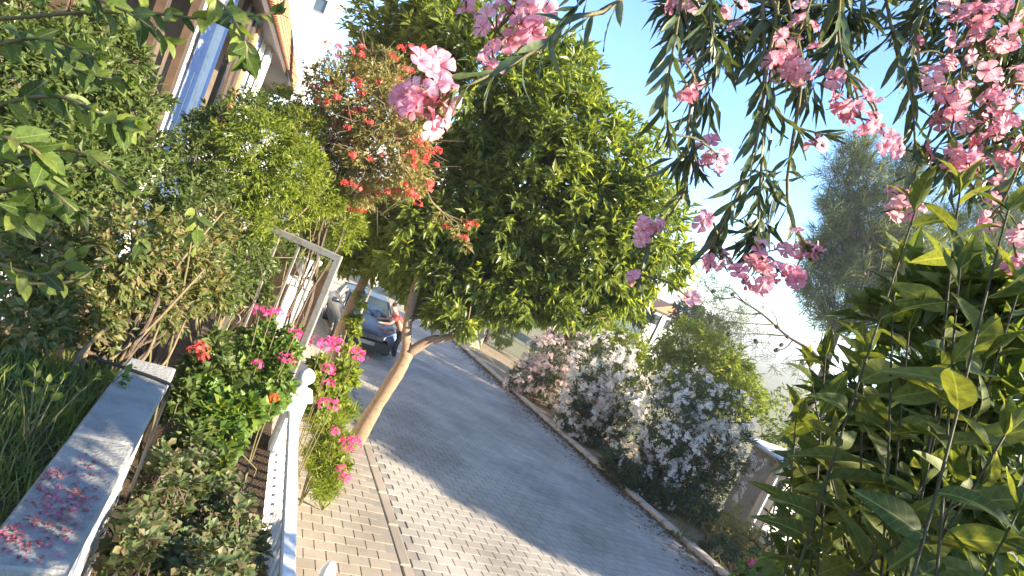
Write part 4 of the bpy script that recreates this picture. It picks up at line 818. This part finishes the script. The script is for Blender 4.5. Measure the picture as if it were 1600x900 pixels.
tree('rusty red-brown shrub peeping over the pale pink bush', [(875, 515, 22, 26), (890, 525, 18, 26)], 26, 260, .22, .25, L['red_brown'], 73, trunk=.06)
tree('leafy tree at the far end of the road', [(760, 470, 30, 36), (800, 480, 30, 36), (720, 460, 30, 36), (840, 490, 26, 36), (790, 520, 22, 34)], 36, 900, .34, .35, L['citrus'], 74, trunk=.2)
tree('dense dark tree behind the parked car', [(590, 400, 34, 33), (630, 420, 34, 33), (660, 450, 30, 34), (690, 440, 30, 34), (560, 390, 30, 34)], 33, 900, .34, .35, L['citrus'], 75, trunk=.2)
tree('distant olive-green tree beside the far white house', [(1075, 490, 26, 48), (1000, 490, 22, 50), (960, 470, 26, 50), (1110, 520, 28, 48)], 48, 900, .45, .35, L['hedge'], 76, trunk=.2)
# pines
def pine(label, bl, seed, n, ln, mat='pine', lean=0, tr=.25):
    blobs = PB(bl); c = np.mean([b[0] for b in blobs], 0); r = c+np.array([lean, 0, 0]); r[2] = gz(r)-.05
    t = thing('pine_tree', label, 'pine tree', r, 'pine trees beyond the hedge'); top = c+np.array([0, 0, 1.])
    trunk_path(t, [r, r+(top-r)*.4+[.2, 0, 0], r+(top-r)*.7, top], [tr, tr*.8, tr*.55, tr*.25], M['dkbark'])
    limbs('limbs', t, r+(top-r)*.65, [b[0]+rdir(1)[0]*b[1]*.5 for b in blobs for _ in range(2)], tr*.3, M['dkbark'], r1=.02, sag=.05)
    foliage('needles', t, blobs, n, 16, ln, .05, L[mat], seed, spread=1.3, up=.4, droop=.05, tm=T_BLADE, shell=.3, rough=.6, csize=.5); return t
pine('tall grey-green pine behind the big-leaved shrub', [(1335, 270, 50, 28), (1320, 330, 48, 28), (1390, 330, 60, 28), (1340, 400, 60, 28), (1400, 410, 70, 28), (1290, 430, 42, 28), (1370, 480, 55, 28), (1440, 480, 70, 28), (1300, 490, 34, 28), (1460, 400, 60, 29), (1500, 540, 70, 28), (1345, 235, 28, 28), (1275, 400, 26, 28), (1265, 460, 26, 28), (1300, 360, 30, 28), (1420, 260, 40, 28)], 81, 4300, .6, lean=1.2)
pine('pine standing behind the oleander blossom', [(1540, 420, 80, 32), (1580, 520, 80, 32), (1600, 350, 70, 33), (1500, 360, 50, 33)], 82, 3200, .55)
# bare pine bough with cones
pr = px(1300, 640, 20); pr[2] = gz(pr)-.05; pb = thing('pine_sapling', 'thin pine with sparse needles and dark cones on a bare bough', 'pine tree', pr)
trunk_path(pb, [pr, px(1330, 680, 20), px(1310, 620, 20), px(1290, 575, 20)], [.16, .13, .10, .08], M['dkbark'])
main = [px(1292, 580, 20), px(1270, 550, 20), px(1230, 525, 20), px(1190, 490, 20), px(1145, 462, 20)]
trunk_path(pb, main, [.075, .065, .05, .04, .02], M['dkbark'], name='bough')
tw = [[(1228, 525), (1190, 522), (1140, 522)], [(1240, 530), (1225, 545), (1205, 547)], [(1190, 490), (1160, 490), (1115, 480)], [(1165, 475), (1140, 450), (1115, 450)], [(1270, 552), (1255, 570), (1220, 568)], [(1215, 510), (1212, 495), (1200, 480)], [(1150, 465), (1120, 465), (1100, 440)], [(1210, 507), (1160, 505), (1120, 500)]]
for a in tw: trunk_path(pb, [px(x, y, 20+random.uniform(-.3, .3)) for x, y in a], [.03, .022, .012], M['dkbark'], k=5, n=8, name='twig')
foliage('needles', pb, PB([(1120, 450, 30, 20), (1140, 485, 34, 20), (1110, 490, 28, 20), (1165, 500, 30, 20), (1140, 520, 26, 20), (1190, 530, 22, 20), (1215, 560, 20, 20), (1190, 470, 14, 20), (1240, 560, 16, 20), (1100, 430, 24, 20), (1255, 575, 18, 20)]), 560, 8, .34, .04, L['pine'], 84, tm=T_BLADE, spread=1.3, shell=.2, csize=.3)
cm = G(); cm.lathe((0, 0, 0), [(.02, -.5), (.28, -.35), (.38, 0), (.25, .35), (.02, .5)], 8); cme = mk_mesh('cone', cm.v, cm.f, M['dkbark'], True)
for (x, y) in ((1230, 526), (1214, 511), (1221, 539), (1213, 547), (1181, 533), (1138, 522), (1145, 460), (1115, 455), (1253, 566)): link('cone', cme, pb, mat_from(px(x, y, 20), rdir(1)[0], rdir(1)[0], .22))

# ground cover right of the kerb
q = np.stack([rng.uniform(9.9, 14.5, 14000), rng.uniform(1, 12, 14000)], 1); k = rng.random(14000) < np.clip((q[:, 0]-9.7)/1.2, .1, 1); q = q[k]
P = NS[None]*q[:, :1]+NL[None]*q[:, 1:]; P[:, 2] = zg(P, q[:, 0], q[:, 1])+.06
tag(grass('dry_grass', P, 12000, .26, 'drygrass', .06, .5), 'dry grass and weeds on the verge beyond the far kerb', 'grass')
def weed(label, x, y, t, rad, mat, seed, ln=.12, n=220, w=.35):
    c = px(x, y, t); r = c.copy(); r[2] = gz(r)+.05; return shrub('weed', label, 'plant', [(c, rad), (c-[rad*.6, 0, rad*.3], rad*.8), (c+[rad*.7, 0, -rad*.2], rad*.8)], r, n, 7, ln, w, L[mat], seed, stems=6, stemr=.012)
weed('leafy green weed on the verge below the white-flowered bush', 1085, 800, 13.2, .55, 'hedge', 91, n=320)
weed('low brownish weed on the verge before the white shed', 1150, 830, 12.6, .5, 'thicket', 92, n=260)
weed('small green weed beside the kerb stones', 1060, 850, 11.6, .28, 'tangle', 93, n=120)
weed('green weed on the verge under the big-leaved shrub', 1130, 870, 11.4, .4, 'hedge', 94, n=220)
r5 = px(1175, 905, 9.5); r5[2] = gz(r5)+.05
geranium('pink geranium low on the verge beyond the kerb', [(1175, 882, 9, 9.5), (1145, 888, 6, 9.5), (1195, 893, 7, 9.5)], PB([(1170, 905, 26, 9.5), (1200, 890, 24, 9.5), (1150, 905, 20, 9.5)]), r5, 'magenta', 160, 95, ln=.10, group='geraniums on the verge')
# leaf litter along the far kerb
n = 4200; q = np.stack([9.53-np.abs(rng.normal(size=n))**1.5*.26, rng.uniform(3, 24, n)], 1); P = NS[None]*q[:, :1]+NL[None]*q[:, 1:]; P[:, 2] = road_z(P)+.008; D = rdir(n); D[:, 2] *= .2
V, F = scatter(T_LEAF, P, D, nrm(np.array([0, 0, 1.])+.5*rdir(n)), rng.uniform(.05, .12, n), .4); tag(link('leaf_litter', mk_mesh('leaf_litter', V, F, L['litter'], False), kind='stuff'), 'dry fallen leaves along the far kerb', 'leaves')

# ------------------------------------------------------------------ white shed beyond the verge
c0 = px(1172, 822, 15.0); sh = thing('shed', 'small white-walled shed with ribbed eave beyond the verge', 'shed', c0)
zs = float(c0[2]); gx = SL(float(c0@NS), float(c0@NL))
slb = lambda g, a, b, c, d, e, f_: slbox(g, float(c0@NS)+a, float(c0@NS)+b, float(c0@NL)+c, float(c0@NL)+d, zs+e, zs+f_)
zsb = gz(c0)-zs-.3
slb(G(), .48, 3.6, 0, 1.1, zsb, 1.9).obj('wall', M['whitewall'], sh)
slb(G(), .10, .475, .25, 1.1, zsb, 1.9).obj('side_wall', M['kerb'], sh)
slb(G(), .40, .48, -.06, .0, zsb, 1.95).obj('corner_post', M['grey_metal'], sh)
slb(G(), -.02, .04, -.05, .02, zsb, 1.95).obj('corner_post', M['white'], sh)
slb(G(), .5, 3.6, -.9, -.002, zsb, .02).obj('step', M['whitewall'], sh)
slb(G(), -.2, 3.8, -.35, 1.25, 1.97, 2.03).obj('roof', M['kerb'], sh)
for i in range(26):
    g = G(); a = -.2+i*.155; slb(g, a, a+.10, -.45, 1.2, 2.032, 2.10); g.obj('roof_rib', M['white'], sh)
# far white house
fc = px(1032, 502, 52); fh = thing('house', 'distant small white house with red roof beyond the trees', 'house', [fc[0], fc[1], gz(fc)])
g = G(); zb0 = gz(fc)-.5; slb2 = lambda g, a, b, c, d, e, f_: slbox(g, float(fc@NS)+a, float(fc@NS)+b, float(fc@NL)+c, float(fc@NL)+d, e, f_)
slb2(G(), -1.5, 2.2, 0, 5, zb0, fc[2]+.9).obj('wall', M['whitewall'], fh)
for a in (-.95, .6):
    slb2(G(), a, a+.7, -.03, -.002, fc[2]-.5, fc[2]+.45).obj('window', M['glass'], fh)
g = G(); A = float(fc@NS); B = float(fc@NL); z = fc[2]+.9
g.add([SL(A-1.8, B-.4, z), SL(A+2.5, B-.4, z), SL(A+2.5, B+5.4, z), SL(A-1.8, B+5.4, z), SL(A+.35, B-.4, z+1.0), SL(A+.35, B+5.4, z+1.0)], [(0, 3, 2, 1), (0, 1, 4), (2, 3, 5), (1, 2, 5, 4), (3, 0, 4, 5)]); g.obj('roof', M['tile'], fh)
# utility boxes by the far kerb
def cabinet(x, y, t, w, h, mat, label):
    c = onroad(x, y) if t is None else px(x, y, t); c[2] = gz(c)+.05; th = thing('utility_cabinet', label, 'cabinet', c)
    G().box(c+[0, 0, h/2], (w, .4, h), NS, bev=.02).obj('case', mat, th); G().box(c+[0, 0, h+.02], (w+.06, .46, .05), NS, bev=.01).obj('lid', mat, th); G().box(c+[0, 0, h*.5]-NL*.205, (w*.85, .012, h*.8), NS).obj('door', M['grey_metal'], th)
cabinet(742, 535, 27.5, .6, .9, M['kerb'], 'grey cabinet at the bend of the far kerb')
cabinet(838, 555, 23.5, .8, .9, M['white'], 'white cabinet half hidden by the pale pink bush')

# garden globe lamp by the car
gb = px(585, 438, 15.5); gl = thing('globe_lamp', 'white globe lamp on a slim post above the parked car', 'lamp', [gb[0], gb[1], road_z(gb)+.03]); zz = road_z(gb)+.03
G().lathe([gb[0], gb[1], zz], [(.09, 0), (.09, .05), (.035, .08), (.035, gb[2]-zz-.22), (.06, gb[2]-zz-.2), (.06, gb[2]-zz-.17)], 12).obj('post', M['grey_metal'], gl, True)
G().lathe([gb[0], gb[1], gb[2]], [(.03, -.185)]+[(.19*math.cos(a), .19*math.sin(a)) for a in np.linspace(-1.3, 1.35, 9)]+[(.01, .19)], 16).obj('globe', M['white'], gl, True)

# ------------------------------------------------------------------ parked car
carp = surf('car_paint', (.020, .028, .048), (.026, .034, .056), 3, .32, 0, spec=.45); chrome = surf('chrome', (.55, .55, .55), (.6, .6, .6), 3, .15, 0, metal=1)
lampm = surf('lamp_glass', (.45, .5, .55), (.55, .6, .64), 8, .08, 0, spec=.9); blackp = surf('black_plastic', (.012, .012, .013), (.02, .02, .02), 9, .5, .1)
tyrem = surf('tyre', (.014, .014, .014), (.022, .022, .022), 9, .8, .2)
cpos = SL(3.40, float(onroad(580, 574)@NL)+3.0); cpos[2] = road_z(cpos); 
cX = nrm(np.array([NS[0], NS[1], -.03])); cF = -NL.copy(); cF[2] = (road_z(cpos-NL)-road_z(cpos+NL))/2; cF = nrm(cF); cX = nrm(np.cross(cF, [0, 0, 1.])); cZ = np.cross(cX, cF)
def cw(x, y, z): return cpos+cX*x+cF*y+cZ*z
car = thing('parked_car', 'dark blue parked car facing down the lane beside the street tree', 'car', cpos)
def loft(secs, name, mat, parent, cap=True):
    """secs: list of (y, [(x,z) right-half outline from bottom centre to top centre])"""
    V = []; k = len(secs[0][1])
    for y, pr in secs:
        V += [cw(x, y, z) for x, z in pr]+[cw(-x, y, z) for x, z in pr[::-1]]
    m = 2*k; F = [(i*m+j, i*m+(j+1) % m, (i+1)*m+(j+1) % m, (i+1)*m+j) for i in range(len(secs)-1) for j in range(m)]
    if cap: F += [tuple(range(m)), tuple((len(secs)-1)*m+j for j in range(m-1, -1, -1))]
    return link(name, mk_mesh(name, V, F, mat, True), parent)
def bsec(y, w, zb, zt, r=.12): return (y, [(0, zb), (w-.1, zb), (w-.02, zb+.1), (w, (zb+zt)/2), (w-.02, zt-r), (w-r, zt-.02), (0, zt+.02)])
body = loft([bsec(2.08, .62, .32, .62, .08), bsec(2.0, .78, .22, .74), bsec(1.7, .86, .2, .86), bsec(1.0, .88, .2, .98), bsec(.7, .88, .2, 1.0), bsec(-1.5, .88, .2, 1.0), bsec(-1.95, .84, .22, .98), bsec(-2.1, .74, .35, .8)], 'body', carp, car)
cab = loft([(.95, [(0, .97), (.74, .97), (.76, .99), (.70, 1.0), (0, 1.0)]), (.25, [(0, .97), (.80, .98), (.78, 1.12), (.62, 1.40), (0, 1.42)]), (-.4, [(0, .97), (.80, .98), (.78, 1.14), (.63, 1.47), (0, 1.50)]), (-1.3, [(0, .97), (.79, .98), (.76, 1.12), (.60, 1.42), (0, 1.45)]), (-1.95, [(0, .95), (.70, .96), (.68, .98), (.62, .99), (0, 1.0)])], 'windows', M['glass'], car)
loft([(.22, [(0, 1.40), (.63, 1.395), (.64, 1.41), (.60, 1.425), (0, 1.445)]), (-.4, [(0, 1.47), (.64, 1.465), (.66, 1.48), (.61, 1.49), (0, 1.52)]), (-1.32, [(0, 1.43), (.61, 1.415), (.62, 1.43), (.58, 1.44), (0, 1.47)])], 'roof', carp, car)
for sx in (-1, 1):
    G().tube([cw(.755*sx, .95, .99), cw(.70*sx, .6, 1.22), cw(.625*sx, .22, 1.42)], .03, 6).obj('pillar', carp, car, True)
    hl = G(); hl.add([cw(sx*a, b, c) for a, b, c in ((.44, 2.07, .66), (.80, 1.84, .76), (.83, 1.70, .84), (.60, 1.98, .77), (.44, 2.10, .60), (.80, 1.93, .62), (.865, 1.74, .70))], [(4, 5, 1, 0), (5, 6, 2, 1), (0, 1, 2, 3)]); hl.obj('headlight', lampm, car)
    mi = G(); mi.box(cw(sx*.98, .62, 1.06), (.2, .1, .14), cX, cZ, bev=.03); mi.box(cw(sx*.87, .64, 1.02), (.08, .05, .04), cX, cZ); mi.obj('mirror', carp, car, True)
    for yy in (1.28, -1.28):
        w = bpy.data.objects.new('wheel', mk_mesh('wheel', *(lambda q: (q.v, q.f))(G().lathe(cw(sx*.70, yy, .31), [(.22, 0), (.29, .01), (.31, .05), (.31, .15), (.29, .185), (.20, .19)], 22, cX*sx)), tyrem, True)); COL.objects.link(w); attach(w, car)
        G().lathe(cw(sx*.875, yy, .31), [(.20, 0), (.19, .022), (.06, .01), (.05, .03)], 14, cX*sx).obj('rim', chrome, w, True)
gr = G(); gr.box(cw(0, 2.075, .60), (.86, .05, .14), cX, cZ, bev=.01); gr.box(cw(0, 2.045, .36), (1.42, .10, .30), cX, cZ, bev=.03); gr.obj('grille', blackp, car)
for i in range(3): G().box(cw(0, 2.105, .56+.04*i), (.8, .012, .012), cX, cZ).obj('grille_bar', chrome, car)
G().box(cw(0, 2.115, .42), (.46, .015, .10), cX, cZ, bev=.003).obj('number_plate', M['grey_metal'], car)
for sx in (-.2, .25): G().tube([cw(sx, .93, 1.015), cw(sx+.2, .80, 1.10), cw(sx+.42, .78, 1.10)], .008, 4).obj('wiper', blackp, car)
# ------------------------------------------------------------------ person leaning over the car
skin = surf('skin', (.36, .21, .15), (.42, .25, .18), 9, .6, .05); shirt = surf('red_shirt', (.30, .05, .045), (.38, .07, .06), 12, .85, .2); trous = surf('dark_trousers', (.03, .03, .035), (.05, .05, .055), 12, .85, .2); hair = surf('dark_hair', (.02, .014, .01), (.035, .025, .018), 30, .7, .4)
pp = onroad(622, 552); pp = cw(-1.08, 1.15, 0); pp[2] = road_z(pp)
fX = nrm(cX*[1, 1, 0]); fY = np.cross([0, 0, 1.], fX)      # facing the car
pe = thing('person', 'person in red shirt and dark trousers leaning towards the parked car', 'person', pp)
def pw(f, s, z): return V3(pp+fX*f+fY*s+np.array([0, 0, z]))
def skinmesh(name, verts, edges, radii, mat, parent, root=0, sub=2):
    me = bpy.data.meshes.new(name); me.from_pydata([tuple(v) for v in verts], edges, []); me.materials.append(mat); o = link(name, me, parent)
    m = o.modifiers.new('skin', 'SKIN'); m.use_smooth_shade = True
    for i, r in enumerate(radii): me.skin_vertices[0].data[i].radius = (r, r)
    me.skin_vertices[0].data[root].use_root = True
    s = o.modifiers.new('sub', 'SUBSURF'); s.levels = sub; s.render_levels = sub; return o
J = dict(pel=pw(0, 0, .93), sp=pw(.14, 0, 1.12), ch=pw(.32, 0, 1.30), nk=pw(.42, 0, 1.42), hd=pw(.50, 0, 1.50), ht=pw(.55, 0, 1.60))
vv = [J['pel'], J['sp'], J['ch'], J['nk'], J['hd'], J['ht']]; rr = [.13, .13, .14, .055, .095, .07]; ee = [(i, i+1) for i in range(5)]
for sd in (-1, 1):
    b = len(vv); vv += [pw(.0, sd*.09, .86), pw(.04, sd*.11, .48), pw(-.05, sd*.12, .08), pw(.10, sd*.13, .035)]; rr += [.095, .06, .042, .035]; ee += [(0, b), (b, b+1), (b+1, b+2), (b+2, b+3)]
    b = len(vv); vv += [pw(.34, sd*.19, 1.32), pw(.48, sd*.23, 1.08), pw(.66, sd*.20, 1.03), pw(.74, sd*.19, 1.02)]; rr += [.06, .042, .032, .03]; ee += [(2, b), (b, b+1), (b+1, b+2), (b+2, b+3)]
    for f in range(5):
        c = len(vv); o = (f-2)*.018; vv += [pw(.80, sd*.19+o, 1.015+.004*f), pw(.84-(.03 if f in (0, 4) else 0), sd*.19+o*1.3, 1.0)]; rr += [.010, .009]; ee += [(b+3, c), (c, c+1)]
bo = skinmesh('body', vv, ee, rr, skin, pe)
skinmesh('shirt', [pw(.02, 0, .98), J['sp'], J['ch'], pw(.39, 0, 1.38), pw(.34, .19, 1.32), pw(.41, .215, 1.19), pw(.34, -.19, 1.32), pw(.41, -.215, 1.19)], [(0, 1), (1, 2), (2, 3), (2, 4), (4, 5), (2, 6), (6, 7)], [.15, .155, .165, .075, .08, .06, .08, .06], shirt, pe)
skinmesh('trousers', [pw(0, 0, .95), pw(0, .09, .86), pw(.04, .11, .48), pw(-.05, .12, .10), pw(0, -.09, .86), pw(.04, -.11, .48), pw(-.05, -.12, .10)], [(0, 1), (1, 2), (2, 3), (0, 4), (4, 5), (5, 6)], [.14, .115, .08, .062, .115, .08, .062], trous, pe)
skinmesh('hair', [pw(.47, 0, 1.56), pw(.53, 0, 1.63), pw(.58, 0, 1.64)], [(0, 1), (1, 2)], [.09, .085, .06], hair, pe)
fa = G(); fa.lathe(np.array(pw(.60, 0, 1.52)), [(.004, .02), (.014, .0), (.004, -.012)], 6, fX); fa.obj('nose', skin, bo, True)
for sd in (-1, 1): G().lathe(np.array(pw(.585, sd*.033, 1.555)), [(.011, -.004), (.008, .006), (.002, .009)], 8, fX).obj('eye', blackp, bo, True)

# ------------------------------------------------------------------ bushes behind the big-leaved shrub, and unseen trees added further right to shade the road
def bush(label, x, y, t, rad, mat, seed, n=420, ln=.16):
    c = px(x, y, t); r = c.copy(); r[2] = gz(r)+.02; bl = [(c, rad), (c+[rad*.8, .2, -rad*.3], rad*.8), (c-[rad*.7, .1, rad*.3], rad*.8)]
    z = c[2]-rad
    while z > r[2]: bl.append((np.array([c[0], c[1], z]), rad*.9)); z -= rad*.8
    return shrub('bush', label, 'bush', bl, r, n, 7, ln, .36, L[mat], seed, stems=12, stemr=.03, group='bushes behind the big-leaved shrub')
bush('dark green bush behind the big-leaved shrub beside the shed', 1330, 690, 11.5, .9, 'hedge', 101, 700)
bush('dense citrus bush behind the big-leaved shrub, right of the shed', 1440, 700, 11.0, 1.1, 'citrus', 102, 800)
bush('shadowy bush at the foot of the tall pine', 1560, 720, 11.0, 1.2, 'hedge', 103, 800)
bush('rounded green bush below the thin pine bough', 1260, 650, 17.0, 1.2, 'citrus', 104, 700)
def side_tree(label, x, y, zc, rad, squash, seed, mat='citrus', n=1500):
    r = np.array([x, y, 0.]); r[2] = gz(r)-.05; c = np.array([x, y, zc]); t = thing('added_shade_tree', label, 'tree', r, 'trees beyond the verge to the right')
    bl = [(c, rad)]+[(c+np.array([math.cos(a), math.sin(a), .5*math.sin(a*2.3)])*rad*.65*np.array([1, 1, squash]), rad*.6) for a in np.linspace(0, 5.4, 6)]
    trunk_path(t, [r, (r+c)/2+[.1, 0, 0], c], [.2, .15, .08], M['dkbark']); limbs('limbs', t, (r+c)/2, [b[0] for b in bl], .07, M['dkbark'], r1=.02)
    foliage('crown', t, bl, n*2, 9, .24, .40, L[mat], seed, shell=.3); return t
side_tree('tall roadside tree shading the middle of the road', 14.6, 11.0, 4.6, 2.45, .8, 111)
side_tree('smaller roadside tree nearer the terrace', 14.4, 7.1, 4.9, 1.75, .9, 114, 'citrus', 1300)
side_tree('low roadside tree shading the near kerb side', 13.6, 6.4, 1.5, 1.7, .7, 112, 'hedge', 1000)

sb_ = np.array([2.6, 2.45, 2.3])  # shrub below the frame, added to cast shade on the near railing
shrub('shrub', 'leafy shrub on the terrace edge below the big-leaved shrub', 'shrub', [(sb_+[0, 0, .3], .42), (sb_+[-.2, .15, .25], .33), (sb_+[.35, -.2, .4], .45), (sb_+[.3, .3, .3], .4)], sb_, 420, 7, .09, .4, L['citrus'], 121, stems=10, stemr=.012)

# ------------------------------------------------------------------ evening haze
g = G(); g.box((0, 0, 1.0), (5200, 5200, 44)); hm, hnt, hout = newmat('haze'); vol = hnt.nodes.new('ShaderNodeVolumePrincipled')
vol.inputs['Color'].default_value = (.92, .94, 1.0, 1); vol.inputs['Density'].default_value = .0008; hnt.links.new(vol.outputs[0], hout.inputs['Volume'])
g.obj('haze', hm, kind='stuff')
